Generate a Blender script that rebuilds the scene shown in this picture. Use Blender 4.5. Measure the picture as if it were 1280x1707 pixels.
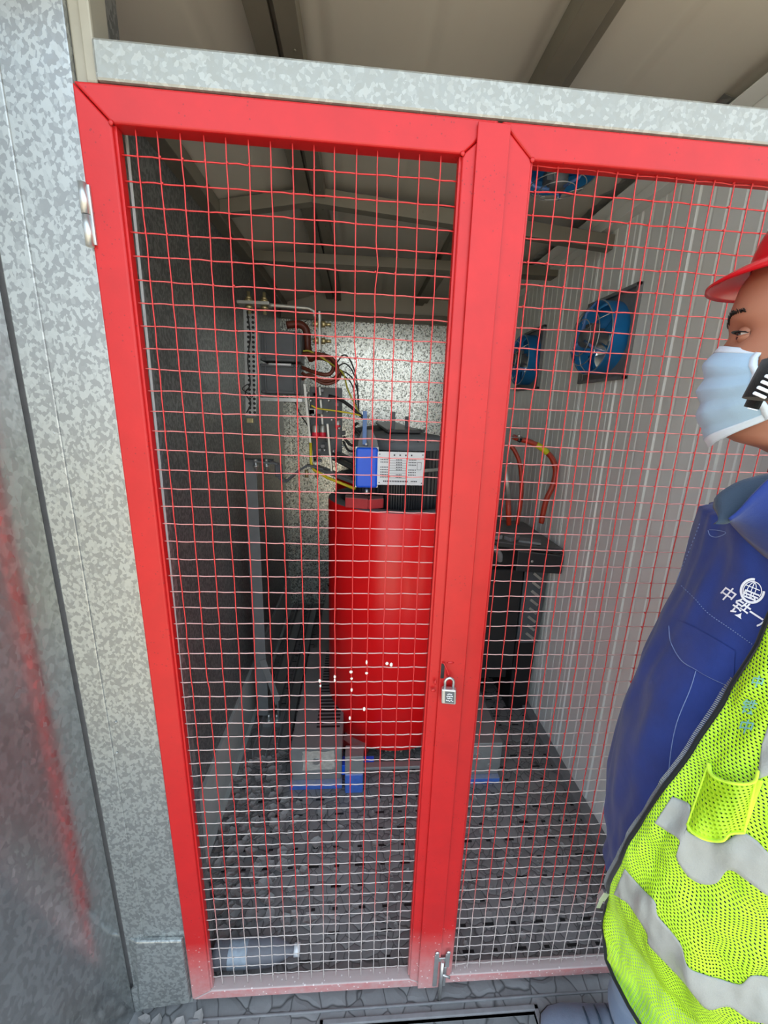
import bpy, bmesh, math, random
from mathutils import Vector, Matrix, Quaternion, noise
from mathutils.bvhtree import BVHTree
random.seed(7)
for o in list(bpy.data.objects): bpy.data.objects.remove(o)
C = bpy.context.scene.collection
SC = bpy.context.scene
# ------------------------------------------------------------ camera
FPX = 671.37
PITCH, YAW, ROLL = -0.24797, 0.0700, 0.029255
CAM = Vector((0.380952, -0.767445, 1.526872))
_f = Vector((math.sin(YAW)*math.cos(PITCH), math.cos(YAW)*math.cos(PITCH), math.sin(PITCH)))
_r0 = Vector((math.cos(YAW), -math.sin(YAW), 0)); _u0 = _r0.cross(_f)
_r = _r0*math.cos(ROLL) + _u0*math.sin(ROLL)
_u = -_r0*math.sin(ROLL) + _u0*math.cos(ROLL)
cd = bpy.data.cameras.new('camera'); cam = bpy.data.objects.new('camera', cd); C.objects.link(cam)
cam.matrix_world = Matrix(((_r.x, _u.x, -_f.x, CAM.x), (_r.y, _u.y, -_f.y, CAM.y), (_r.z, _u.z, -_f.z, CAM.z), (0, 0, 0, 1)))
cd.sensor_fit = 'HORIZONTAL'; cd.sensor_width = 36; cd.lens = FPX/1280*36; cd.clip_start = 0.02; cd.clip_end = 300
SC.camera = cam
def ray(u, v): return _f + _r*((u-640)/FPX) - _u*((v-853.5)/FPX)
def aty(u, v, Y): d = ray(u, v); return CAM + d*((Y-CAM.y)/d.y)
def atx(u, v, X): d = ray(u, v); return CAM + d*((X-CAM.x)/d.x)
def atz(u, v, Z): d = ray(u, v); return CAM + d*((Z-CAM.z)/d.z)
# ------------------------------------------------------------ light
SC.view_settings.view_transform = 'Standard'; SC.view_settings.look = 'None'
SC.view_settings.gamma = 1; SC.view_settings.use_curve_mapping = False
SC.view_settings.exposure = 1.62
w = bpy.data.worlds.new('sky'); SC.world = w; w.use_nodes = True
nt = w.node_tree; nt.nodes.clear()
wo = nt.nodes.new('ShaderNodeOutputWorld'); bg = nt.nodes.new('ShaderNodeBackground')
tc = nt.nodes.new('ShaderNodeTexCoord'); sx = nt.nodes.new('ShaderNodeSeparateXYZ'); rp = nt.nodes.new('ShaderNodeValToRGB')
nt.links.new(tc.outputs['Generated'], sx.inputs[0]); nt.links.new(sx.outputs[2], rp.inputs[0]); nt.links.new(rp.outputs[0], bg.inputs[0]); nt.links.new(bg.outputs[0], wo.inputs[0])
rp.color_ramp.elements[0].position = 0.0; rp.color_ramp.elements[0].color = (0.86, 0.90, 0.93, 1)
rp.color_ramp.elements[1].position = 0.6; rp.color_ramp.elements[1].color = (0.62, 0.78, 0.95, 1)
bg.inputs[1].default_value = 1.0
sl = bpy.data.lights.new('sun', 'SUN'); sl.energy = 3.6; sl.angle = math.radians(1.0); sl.color = (1, 0.93, 0.82)
sun = bpy.data.objects.new('sun', sl); C.objects.link(sun)
sun.rotation_euler = Vector((0.25, -0.75, -1.0)).to_track_quat('-Z', 'Y').to_euler()
# ------------------------------------------------------------ materials
def nodes(m):
    m.use_nodes = True; t = m.node_tree; b = t.nodes['Principled BSDF']; return t, b
def N(t, k, **kw):
    n = t.nodes.new(k)
    for a, v in kw.items(): setattr(n, a, v)
    return n
def L(t, a, b): t.links.new(a, b)
def mth(t, op, a, b=None, clamp=False):
    n = N(t, 'ShaderNodeMath', operation=op, use_clamp=clamp)
    for i, s in enumerate((a, b)):
        if s is None: continue
        if isinstance(s, (int, float)): n.inputs[i].default_value = s
        else: L(t, s, n.inputs[i])
    return n.outputs[0]
def mixc(t, f, a, b):
    n = N(t, 'ShaderNodeMix', data_type='RGBA')
    if isinstance(f, (int, float)): n.inputs[0].default_value = f
    else: L(t, f, n.inputs[0])
    for i, s in ((6, a), (7, b)):
        if isinstance(s, tuple): n.inputs[i].default_value = (*s[:3], 1)
        else: L(t, s, n.inputs[i])
    return n.outputs[2]
def ramp(t, f, stops):
    n = N(t, 'ShaderNodeValToRGB'); L(t, f, n.inputs[0]); e = n.color_ramp.elements
    while len(e) > 1: e.remove(e[-1])
    e[0].position = stops[0][0]; e[0].color = (*stops[0][1], 1)
    for p, c in stops[1:]:
        q = e.new(p); q.color = (*c, 1)
    return n.outputs[0]
def pos(t, obj=False):
    return N(t, 'ShaderNodeTexCoord').outputs['Object'] if obj else N(t, 'ShaderNodeNewGeometry').outputs['Position']
def noise_f(t, vec, scale, detail=3, rough=.5):
    n = N(t, 'ShaderNodeTexNoise'); n.inputs['Scale'].default_value = scale; n.inputs['Detail'].default_value = detail; n.inputs['Roughness'].default_value = rough
    L(t, vec, n.inputs['Vector']); return n.outputs[0]
def bump(t, b, h, strength=.3, dist=.002):
    n = N(t, 'ShaderNodeBump'); n.inputs['Strength'].default_value = strength; n.inputs['Distance'].default_value = dist
    L(t, h, n.inputs['Height']); L(t, n.outputs[0], b.inputs['Normal'])
def mat(name, col, rough=.5, metal=0, var=.12, nscale=30, bmp=0, spec=None, dust=0, dustcol=(.30, .28, .26)):
    m = bpy.data.materials.new(name); t, b = nodes(m)
    b.inputs['Roughness'].default_value = rough; b.inputs['Metallic'].default_value = metal
    if spec is not None: b.inputs['Specular IOR Level'].default_value = spec
    p = pos(t); f = noise_f(t, p, nscale, 4)
    c = mixc(t, f, tuple(x*(1-var) for x in col), tuple(min(1, x*(1+var)) for x in col))
    if dust:
        nz = N(t, 'ShaderNodeSeparateXYZ'); L(t, N(t, 'ShaderNodeNewGeometry').outputs['Normal'], nz.inputs[0])
        d = mth(t, 'MULTIPLY', mth(t, 'MAXIMUM', nz.outputs[2], 0.0), dust, True)
        d = mth(t, 'MULTIPLY', d, mth(t, 'ADD', noise_f(t, p, 60, 4), .45), True)
        c = mixc(t, d, c, dustcol)
    L(t, c, b.inputs['Base Color'])
    if bmp: bump(t, b, noise_f(t, p, nscale*4, 3), bmp)
    return m
def galv(name, lo, hi, scale, rough=.32, metal=.75, stretch=(1, 1, 1), contrast=(.35, .65), blotch=.25):
    m = bpy.data.materials.new(name); t, b = nodes(m)
    p = pos(t); mp = N(t, 'ShaderNodeMapping'); mp.inputs['Scale'].default_value = stretch; L(t, p, mp.inputs[0])
    nd = N(t, 'ShaderNodeTexNoise'); nd.inputs['Scale'].default_value = scale*.7; L(t, mp.outputs[0], nd.inputs['Vector'])
    wv = N(t, 'ShaderNodeMix', data_type='VECTOR'); wv.inputs[0].default_value = .012*90/scale
    L(t, mp.outputs[0], wv.inputs[4]); L(t, nd.outputs['Color'], wv.inputs[5])
    v = N(t, 'ShaderNodeTexVoronoi'); v.inputs['Scale'].default_value = scale; L(t, wv.outputs[1], v.inputs['Vector'])
    g = N(t, 'ShaderNodeSeparateColor'); L(t, v.outputs['Color'], g.inputs[0])
    s = N(t, 'ShaderNodeMapRange', interpolation_type='SMOOTHSTEP'); s.inputs[1].default_value = contrast[0]; s.inputs[2].default_value = contrast[1]
    L(t, g.outputs[0], s.inputs[0])
    c = mixc(t, s.outputs[0], lo, hi)
    bl = noise_f(t, p, 5, 4, .6)
    c = mixc(t, mth(t, 'MULTIPLY', bl, blotch), c, (.30, .31, .29))
    L(t, c, b.inputs['Base Color'])
    b.inputs['Metallic'].default_value = metal
    L(t, mth(t, 'ADD', mth(t, 'MULTIPLY', g.outputs[1], .12), rough-.06), b.inputs['Roughness'])
    bump(t, b, g.outputs[2], .10, .001)
    return m
def redpaint(name, col=(.50, .008, .009), rough=.42, dusty=True):
    m = bpy.data.materials.new(name); t, b = nodes(m)
    p = pos(t); f = noise_f(t, p, 18, 5, .6)
    c = mixc(t, f, tuple(x*.82 for x in col), tuple(min(1, x*1.15) for x in col))
    sp = N(t, 'ShaderNodeTexVoronoi'); sp.inputs['Scale'].default_value = 130; L(t, p, sp.inputs['Vector'])
    k = mth(t, 'MULTIPLY', mth(t, 'LESS_THAN', sp.outputs['Distance'], .17), mth(t, 'GREATER_THAN', noise_f(t, p, 22, 3), .56))
    c = mixc(t, mth(t, 'MULTIPLY', k, .55), c, (.16, .01, .012))
    if dusty:
        s = N(t, 'ShaderNodeSeparateXYZ'); L(t, p, s.inputs[0])
        d = mth(t, 'SUBTRACT', 1.0, mth(t, 'DIVIDE', mth(t, 'ADD', s.outputs[2], .03), .22), True)
        d = mth(t, 'MULTIPLY', d, mth(t, 'ADD', noise_f(t, p, 45, 5, .7), .25), True)
        c = mixc(t, d, c, (.50, .36, .35))
        gs = N(t, 'ShaderNodeSeparateXYZ'); L(t, N(t, 'ShaderNodeNewGeometry').outputs['Normal'], gs.inputs[0])
        d2 = mth(t, 'MULTIPLY', mth(t, 'GREATER_THAN', gs.outputs[2], .6), mth(t, 'LESS_THAN', s.outputs[2], .3))
        c = mixc(t, mth(t, 'MULTIPLY', d2, .75), c, (.46, .42, .40))
        v2 = N(t, 'ShaderNodeTexVoronoi'); v2.inputs['Scale'].default_value = 75; L(t, p, v2.inputs['Vector'])
        k2 = mth(t, 'MULTIPLY', mth(t, 'LESS_THAN', v2.outputs['Distance'], .16), mth(t, 'SUBTRACT', .8, mth(t, 'MULTIPLY', s.outputs[2], 3.5), True), True)
        c = mixc(t, k2, c, (.75, .68, .66))
    L(t, c, b.inputs['Base Color']); b.inputs['Roughness'].default_value = rough
    bump(t, b, noise_f(t, p, 160, 3), .12, .001)
    return m
def wirepaint(name, horiz):
    m = bpy.data.materials.new(name); t, b = nodes(m)
    p = pos(t); s = N(t, 'ShaderNodeSeparateXYZ'); L(t, p, s.inputs[0]); z = s.outputs[2]
    nz = mth(t, 'MULTIPLY', mth(t, 'SUBTRACT', noise_f(t, p, 25, 3), .5), .25)
    if horiz: d = mth(t, 'MULTIPLY', mth(t, 'ADD', mth(t, 'DIVIDE', mth(t, 'SUBTRACT', 1.85, z), 1.1), nz), .9, True)
    else: d = mth(t, 'ADD', mth(t, 'DIVIDE', mth(t, 'SUBTRACT', .34, z), .16), nz, True)
    c = mixc(t, d, (.56, .03, .03), (.55, .49, .46))  # red to pale downwards: crossing wires from high up, uprights only near the foot
    L(t, c, b.inputs['Base Color']); b.inputs['Roughness'].default_value = .45
    return m
def mudfloor(name, scale, c1, c2, slots=True, disp=.004):
    m = bpy.data.materials.new(name); t, b = nodes(m)
    p = pos(t)
    nd = N(t, 'ShaderNodeTexNoise'); nd.inputs['Scale'].default_value = 9; L(t, p, nd.inputs['Vector'])
    wv = N(t, 'ShaderNodeMix', data_type='VECTOR'); wv.inputs[0].default_value = .07; L(t, p, wv.inputs[4]); L(t, nd.outputs['Color'], wv.inputs[5])
    v = N(t, 'ShaderNodeTexVoronoi', feature='DISTANCE_TO_EDGE'); v.inputs['Scale'].default_value = scale; L(t, wv.outputs[1], v.inputs['Vector'])
    vc = N(t, 'ShaderNodeTexVoronoi'); vc.inputs['Scale'].default_value = scale; L(t, wv.outputs[1], vc.inputs['Vector'])
    crack = mth(t, 'SUBTRACT', 1.0, mth(t, 'DIVIDE', v.outputs['Distance'], .045), True)
    g = N(t, 'ShaderNodeSeparateColor'); L(t, vc.outputs['Color'], g.inputs[0])
    c = mixc(t, g.outputs[0], c1, c2)
    c = mixc(t, mth(t, 'MULTIPLY', noise_f(t, p, 40, 5, .65), .5), c, tuple(x*1.35 for x in c2))
    c = mixc(t, mth(t, 'MULTIPLY', crack, .85), c, (.035, .034, .034))
    if slots:
        s = N(t, 'ShaderNodeSeparateXYZ'); L(t, p, s.inputs[0])
        ry = mth(t, 'DIVIDE', mth(t, 'SUBTRACT', s.outputs[1], .192), .0635); row = mth(t, 'FLOOR', mth(t, 'ADD', ry, .5))
        dy = mth(t, 'MULTIPLY', mth(t, 'ABSOLUTE', mth(t, 'SUBTRACT', ry, row)), .0635)
        rx = mth(t, 'DIVIDE', s.outputs[0], .0815); col = mth(t, 'FLOOR', mth(t, 'ADD', rx, .5))
        dx = mth(t, 'MULTIPLY', mth(t, 'ABSOLUTE', mth(t, 'SUBTRACT', rx, col)), .0815)
        par = mth(t, 'MODULO', mth(t, 'ABSOLUTE', mth(t, 'ADD', row, col)), 2)
        hw = mth(t, 'ADD', mth(t, 'MULTIPLY', par, .009), .0085)
        k = mth(t, 'MULTIPLY', mth(t, 'LESS_THAN', dx, hw), mth(t, 'LESS_THAN', dy, .0042))
        k = mth(t, 'MULTIPLY', k, mth(t, 'GREATER_THAN', noise_f(t, p, 6, 2), .43))
        c = mixc(t, k, c, (.004, .004, .004))
    L(t, c, b.inputs['Base Color']); b.inputs['Roughness'].default_value = .62
    h = mth(t, 'SUBTRACT', mth(t, 'MINIMUM', mth(t, 'MULTIPLY', v.outputs['Distance'], 3.0), .5), mth(t, 'MULTIPLY', g.outputs[1], -.35))
    h = mth(t, 'ADD', h, mth(t, 'MULTIPLY', noise_f(t, p, 90, 4), .2))
    bump(t, b, h, .7, disp)
    return m
def vestmesh(name, col):
    m = bpy.data.materials.new(name); t, b = nodes(m)
    uv = N(t, 'ShaderNodeUVMap').outputs[0]; s = N(t, 'ShaderNodeSeparateXYZ'); L(t, uv, s.inputs[0])
    rv = mth(t, 'DIVIDE', s.outputs[1], .0042); row = mth(t, 'FLOOR', rv); fv = mth(t, 'SUBTRACT', mth(t, 'FRACT', rv), .5)
    ru = mth(t, 'ADD', mth(t, 'DIVIDE', s.outputs[0], .0046), mth(t, 'MULTIPLY', mth(t, 'MODULO', mth(t, 'ABSOLUTE', row), 2), .5))
    fu = mth(t, 'SUBTRACT', mth(t, 'FRACT', ru), .5)
    fv2 = mth(t, 'ADD', fv, mth(t, 'MULTIPLY', fu, .35))
    e = mth(t, 'ADD', mth(t, 'POWER', mth(t, 'DIVIDE', fu, .30), 2), mth(t, 'POWER', mth(t, 'DIVIDE', fv2, .21), 2))
    hole = mth(t, 'LESS_THAN', e, 1.0)
    p = pos(t)
    L(t, mixc(t, noise_f(t, p, 35, 4), tuple(x*.85 for x in col), tuple(min(1, x*1.1) for x in col)), b.inputs['Base Color'])
    b.inputs['Roughness'].default_value = .6
    L(t, mth(t, 'SUBTRACT', 1.0, hole), b.inputs['Alpha'])
    bump(t, b, e, .25, .0008)
    return m
def cloth(name, col, var=.18, weave=900, rough=.85):
    m = bpy.data.materials.new(name); t, b = nodes(m); p = pos(t)
    f = noise_f(t, p, 14, 5, .65)
    c = mixc(t, f, tuple(x*(1-var) for x in col), tuple(min(1, x*(1+var)) for x in col))
    L(t, c, b.inputs['Base Color']); b.inputs['Roughness'].default_value = rough; b.inputs['Specular IOR Level'].default_value = .2
    b.inputs['Sheen Weight'].default_value = .15
    bump(t, b, mth(t, 'ADD', noise_f(t, p, weave, 2), mth(t, 'MULTIPLY', noise_f(t, p, 60, 3), 2.0)), .35, .0012)
    return m
M = {}
M['galv'] = galv('galvanised_sheet', (.27, .285, .285), (.43, .455, .445), 190, .34, .6, (1, 1, .8), (.3, .7))
M['galv_big'] = galv('galvanised_lintel', (.30, .31, .28), (.41, .42, .385), 170, .42, .5, (1, 1, 1), (.45, 1.0), .45)
M['galv_leaf'] = galv('galvanised_leaf', (.42, .43, .43), (.52, .54, .54), 120, .16, .9, (1, 1, .55), (.3, .8), .08)
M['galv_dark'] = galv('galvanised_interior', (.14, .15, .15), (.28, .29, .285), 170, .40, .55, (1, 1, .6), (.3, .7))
M['galv_back'] = galv('galvanised_back', (.26, .27, .24), (.88, .90, .82), 150, .27, .8, (1, 1, .8), (.16, .34), .05)
M['zinc'] = mat('zinc_plated', (.55, .56, .55), .35, .85, .15, 60)
M['tan_steel'] = mat('primed_steel', (.36, .34, .27), .5, .25, .2, 12, .1)
M['beam'] = mat('roof_steel', (.20, .185, .145), .5, .25, .2, 9, .1)
M['roof'] = mat('roof_sheet', (.55, .53, .46), .5, .05, .12, 3, .05)
M['wallpanel'] = mat('white_sandwich_panel', (.80, .83, .80), .38, .05, .05, 3, .03, dust=.2)
M['red'] = redpaint('red_door_paint')
M['redcoil'] = mat('red_resin', (.86, .006, .008), .28, 0, .06, 8, .0)
M['reddusty'] = mat('dusty_red_resin', (.48, .03, .035), .6, 0, .2, 40, .1, dust=.7)
M['wire_h'] = wirepaint('wire_horizontal', True); M['wire_v'] = wirepaint('wire_vertical', False)
M['greytop'] = mat('grey_dusty_resin', (.16, .17, .175), .6, 0, .15, 30, .1)
M['black'] = mat('black_insulation', (.018, .019, .022), .4, 0, .3, 30, dust=.35)
M['blackrub'] = mat('black_rubber', (.012, .012, .013), .5, 0, .2, 30)
M['darkgrey'] = mat('dark_grey_plastic', (.09, .10, .11), .45, 0, .2, 30, dust=.4)
M['blue'] = mat('blue_paint', (.006, .11, .78), .35, 0, .08, 20)
M['blue_dusty'] = mat('dusty_blue_paint', (.05, .14, .50), .6, 0, .3, 50, .1, dust=.7, dustcol=(.42, .42, .42))
M['blue_rod'] = mat('pale_blue_paint', (.10, .20, .45), .45, 0, .15, 40)
M['fanblue'] = mat('fan_blue_paint', (.02, .20, .50), .35, 0, .15, 20)
M['duct'] = mat('dusty_zinc_duct', (.26, .27, .27), .5, .35, .2, 25, .1, dust=.4)
M['white'] = mat('white_plate', (.78, .80, .82), .35, .1, .04, 20)
M['ink'] = mat('dark_print', (.03, .035, .05), .6)
M['brass'] = mat('yellow_zinc_bolt', (.55, .47, .25), .35, .8, .2, 60)
M['alu'] = mat('aluminium_bar', (.50, .50, .46), .4, .7, .15, 40)
M['yellow'] = mat('yellow_sleeve', (.75, .60, .02), .4)
M['ygreen'] = mat('yellow_green_wire', (.38, .36, .03), .45)
M['redcap'] = mat('red_insulator', (.75, .02, .05), .35)
M['brown'] = mat('brown_cable', (.14, .035, .02), .4, 0, .3, 60)
M['orange'] = mat('orange_red_cable', (.42, .035, .012), .35, 0, .2, 40, dust=.3)
M['ygtape'] = mat('yellow_tape', (.62, .62, .02), .4)
M['copper'] = mat('copper_winding', (.40, .14, .06), .4, .6)
M['floor_in'] = mudfloor('cracked_dust_floor', 26, (.14, .132, .13), (.22, .208, .203))
M['floor_out'] = mudfloor('cracked_dust_deck', 17, (.15, .15, .15), (.215, .213, .213), False, .005)
M['flake'] = mat('dried_mud_flake', (.27, .255, .245), .75, 0, .25, 25, .2)
M['ground'] = mat('sandy_ground', (.46, .38, .27), .9, 0, .15, 1.5, .2)
M['pale_channel'] = mat('pale_dusty_channel', (.40, .43, .41), .5, .1, .2, 12, .1)
M['crust'] = mat('pale_grey_crust', (.42, .40, .36), .8, 0, .4, 60, .3)
M['brightline'] = mat('bright_folded_edge', (.80, .84, .84), .45, .2, .05, 20)
M['rim'] = mat('grey_dusty_steel', (.22, .22, .225), .55, .2, .3, 30, .2)
M['plastic'] = bpy.data.materials.new('clear_bottle_plastic')
_t, _b = nodes(M['plastic']); _b.inputs['Base Color'].default_value = (.44, .45, .50, 1); _b.inputs['Roughness'].default_value = .3; _b.inputs['Transmission Weight'].default_value = .65; _b.inputs['IOR'].default_value = 1.2
M['label'] = mat('bottle_label', (.30, .36, .42), .5, 0, .4, 60)
M['plaster'] = mat('white_splash', (.80, .75, .66), .8)
M['skin'] = mat('skin', (.38, .165, .10), .5, 0, .10, 25, .08)
_t, _b = nodes(M['skin']); _b.inputs['Subsurface Weight'].default_value = .08; _b.inputs['Subsurface Radius'].default_value = (.01, .004, .002)
M['hair'] = mat('black_hair', (.012, .011, .010), .5, 0, .3, 200)
M['helmet'] = mat('red_helmet_plastic', (.52, .006, .012), .25, 0, .08, 30)
M['mask'] = cloth('pale_blue_mask_fabric', (.33, .47, .59), .06, 1500)
M['maskedge'] = cloth('white_mask_edge', (.58, .66, .73), .05, 1500)
M['white_cord'] = mat('white_elastic', (.85, .85, .86), .7)
M['navy'] = cloth('navy_cotton', (.018, .038, .185), .35, 1100)
M['navy_dark'] = cloth('dark_grey_blue_knit', (.035, .055, .085), .2, 700)
M['stitch'] = mat('pale_stitching', (.16, .22, .42), .8)
M['emb'] = mat('white_embroidery', (.80, .84, .92), .8)
M['vest'] = vestmesh('yellow_vest_mesh', (.40, .68, .010))
M['vestsolid'] = cloth('yellow_vest_binding', (.58, .88, .05), .1, 1200)
M['reflective'] = cloth('silver_reflective_tape', (.29, .30, .28), .22, 500, .45)
M['trim'] = cloth('black_edging', (.010, .012, .012), .2, 900)
M['jean'] = cloth('faded_blue_denim', (.17, .23, .33), .2, 900)
M['shoe'] = cloth('dusty_blue_grey_shoe', (.16, .19, .25), .35, 300)
M['sclera'] = mat('eye_white', (.70, .66, .62), .2); M['iris'] = mat('eye_dark', (.02, .012, .01), .15)
M['inkblue'] = mat('faded_blue_print', (.16, .40, .36), .8, 0, .4, 300)
# ------------------------------------------------------------ mesh helpers
class MB:
    def __init__(s): s.v = []; s.f = []; s.mi = []; s.sm = []; s.uv = None
    def add(s, vs, fs, mi=0, sm=False):
        o = len(s.v); s.v += [tuple(v) for v in vs]; s.f += [tuple(i+o for i in f) for f in fs]; s.mi += [mi]*len(fs); s.sm += [sm]*len(fs); return s
    def box(s, x0, x1, y0, y1, z0, z1, mi=0):
        return s.add([(x, y, z) for z in (z0, z1) for y in (y0, y1) for x in (x0, x1)], [(0, 2, 3, 1), (4, 5, 7, 6), (0, 1, 5, 4), (2, 6, 7, 3), (0, 4, 6, 2), (1, 3, 7, 5)], mi)
    def obox(s, c, sx, sy, sz, R=None, mi=0):
        R = R or Matrix.Identity(3); c = Vector(c)
        vs = [c + R @ Vector((x*sx/2, y*sy/2, z*sz/2)) for z in (-1, 1) for y in (-1, 1) for x in (-1, 1)]
        return s.add(vs, [(0, 2, 3, 1), (4, 5, 7, 6), (0, 1, 5, 4), (2, 6, 7, 3), (0, 4, 6, 2), (1, 3, 7, 5)], mi)
    def beam(s, p0, p1, wd, ht, up=(0, 0, 1), mi=0):
        p0 = Vector(p0); p1 = Vector(p1); d = (p1-p0); ln = d.length; d.normalize(); u = Vector(up); sd = d.cross(u).normalized(); u = sd.cross(d).normalized()
        R = Matrix((sd, d, u)).transposed()
        return s.obox((p0+p1)/2, wd, ln, ht, R, mi)
    def hexa(s, a, b, mi=0):   # two quads (lists of 4 points), front a, back b
        return s.add(list(a)+list(b), [(0, 1, 2, 3), (7, 6, 5, 4), (0, 4, 5, 1), (1, 5, 6, 2), (2, 6, 7, 3), (3, 7, 4, 0)], mi)
    def prism(s, poly, a, b, mi=0):  # poly: list of points (Vector) ; extrude by vector b-a
        n = len(poly); d = Vector(b)-Vector(a); vs = [Vector(p) for p in poly]; vs += [v+d for v in vs]
        return s.add(vs, [tuple(range(n)), tuple(range(2*n-1, n-1, -1))]+[(i, i+n, (i+1) % n+n, (i+1) % n) for i in range(n)], mi)
    def tube(s, pts, r, n=8, mi=0, cap=True, flat=None):
        pts = [Vector(p) for p in pts]; m = len(pts); rr = r if isinstance(r, (list, tuple)) else [r]*m
        vs = []; prev = None
        for i, p in enumerate(pts):
            d = (pts[min(i+1, m-1)]-pts[max(i-1, 0)]).normalized()
            if prev is None:
                a = Vector((0, 0, 1)) if abs(d.z) < .9 else Vector((1, 0, 0)); u = d.cross(a).normalized()
            else: u = (prev-d*prev.dot(d)).normalized()
            prev = u; w_ = d.cross(u)
            for k in range(n):
                an = 2*math.pi*k/n; vs.append(p+(u*math.cos(an)+w_*math.sin(an)*(flat or 1))*rr[i])
        fs = [(i*n+k, i*n+(k+1) % n, (i+1)*n+(k+1) % n, (i+1)*n+k) for i in range(m-1) for k in range(n)]
        s.add(vs, fs, mi, True)
        if cap:
            o = len(s.v)-len(vs); s.f += [tuple(o+k for k in range(n-1, -1, -1)), tuple(o+(m-1)*n+k for k in range(n))]; s.mi += [mi]*2; s.sm += [False]*2
        return s
    def cyl(s, p0, p1, r0, r1=None, n=24, mi=0):
        return s.tube([p0, p1], [r0, r0 if r1 is None else r1], n, mi)
    def lathe(s, prof, c, n=48, mi=0, axis='z', cap=False):
        c = Vector(c); vs = []
        for r, h in prof:
            for k in range(n):
                a = 2*math.pi*k/n
                q = {'z': (r*math.cos(a), r*math.sin(a), h), 'x': (h, r*math.cos(a), r*math.sin(a)), 'y': (r*math.sin(a), h, r*math.cos(a))}[axis]
                vs.append(c+Vector(q))
        m = len(prof); fs = [(i*n+k, i*n+(k+1) % n, (i+1)*n+(k+1) % n, (i+1)*n+k) for i in range(m-1) for k in range(n)]
        return s.add(vs, fs, mi, True)
    def grid(s, P, mi=0, sm=True, close=False):
        m = len(P); n = len(P[0]); vs = [p for row in P for p in row]
        fs = [(i*n+k, i*n+(k+1) % n, (i+1)*n+(k+1) % n, (i+1)*n+k) for i in range(m-1) for k in range(n if close else n-1)]
        return s.add(vs, fs, mi, sm)
    def ball(s, c, rx, ry=None, rz=None, n=16, mi=0):
        ry = ry or rx; rz = rz or rx; c = Vector(c)
        P = [[c+Vector((rx*math.sin(a)*math.cos(b), ry*math.sin(a)*math.sin(b), rz*math.cos(a))) for b in [2*math.pi*k/n for k in range(n)]] for a in [math.pi*(i+.001)/(n//2+.002) for i in range(n//2+1)]]
        return s.grid(P, mi, True, True)
    def build(s, name, mats, parent=None, bevel=0, solid=0, subd=0, fix=True, seg=2):
        me = bpy.data.meshes.new(name); me.from_pydata(s.v, [], s.f); o = bpy.data.objects.new(name, me); C.objects.link(o)
        for m in (mats if isinstance(mats, (list, tuple)) else [mats]): me.materials.append(M[m] if isinstance(m, str) else m)
        me.polygons.foreach_set('material_index', s.mi); me.polygons.foreach_set('use_smooth', s.sm)
        if fix:
            bm = bmesh.new(); bm.from_mesh(me); bmesh.ops.recalc_face_normals(bm, faces=bm.faces); bm.to_mesh(me); bm.free()
        if solid:
            md = o.modifiers.new('s', 'SOLIDIFY'); md.thickness = solid; md.offset = 0
        if bevel:
            md = o.modifiers.new('b', 'BEVEL'); md.width = bevel; md.segments = seg; md.limit_method = 'ANGLE'; md.angle_limit = math.radians(40)
        if subd:
            md = o.modifiers.new('d', 'SUBSURF'); md.levels = subd; md.render_levels = subd
        if parent:
            o.parent = parent; o.matrix_parent_inverse = Matrix.Translation(-parent.location)
        return o
def tag(o, label=None, cat=None, group=None, kind=None):
    if label: o['label'] = label
    if cat: o['category'] = cat
    if group: o['group'] = group
    if kind: o['kind'] = kind
    return o
def empty(name, loc, label, cat, group=None):
    o = bpy.data.objects.new(name, None); C.objects.link(o); o.location = loc; o.empty_display_size = .05
    return tag(o, label, cat, group)
def struct(o): o['kind'] = 'structure'; return o
def copy_tree(root, delta):
    c = root.copy(); C.objects.link(c); c.location = root.location+Vector(delta)
    for ch in root.children:
        d = ch.copy(); C.objects.link(d); d.parent = c; d.matrix_parent_inverse = ch.matrix_parent_inverse.copy()
        for g in ch.children:
            e = g.copy(); C.objects.link(e); e.parent = d; e.matrix_parent_inverse = g.matrix_parent_inverse.copy()
    return c
def spline(pts, n=8):
    pts = [Vector(p) for p in pts]; out = []
    P = [pts[0]*2-pts[1]]+pts+[pts[-1]*2-pts[-2]]
    for i in range(1, len(P)-2):
        for k in range(n):
            t = k/n; a, b, c, d = P[i-1:i+3]
            out.append(.5*((2*b)+(c-a)*t+(2*a-5*b+4*c-d)*t*t+(3*b-3*c+d-a)*t**3))
    out.append(pts[-1]); return out
def lerp(a, b, t): return a+(b-a)*t
def tab(rows, x):
    if x <= rows[0][0]: return rows[0][1:]
    for p, q in zip(rows, rows[1:]):
        if x <= q[0]:
            t = (x-p[0])/(q[0]-p[0]); t = t*t*(3-2*t)*.4+t*.6
            return tuple(lerp(a, b, t) for a, b in zip(p[1:], q[1:]))
    return rows[-1][1:]
# ============================================================ SETTING
ZF = -0.05; XR = 1.345; XL = -0.15; YB = 2.32
struct(MB().box(XL-.2, XR+.15, .03, YB+.1, ZF-.05, ZF).build('floor', 'floor_in'))
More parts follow.
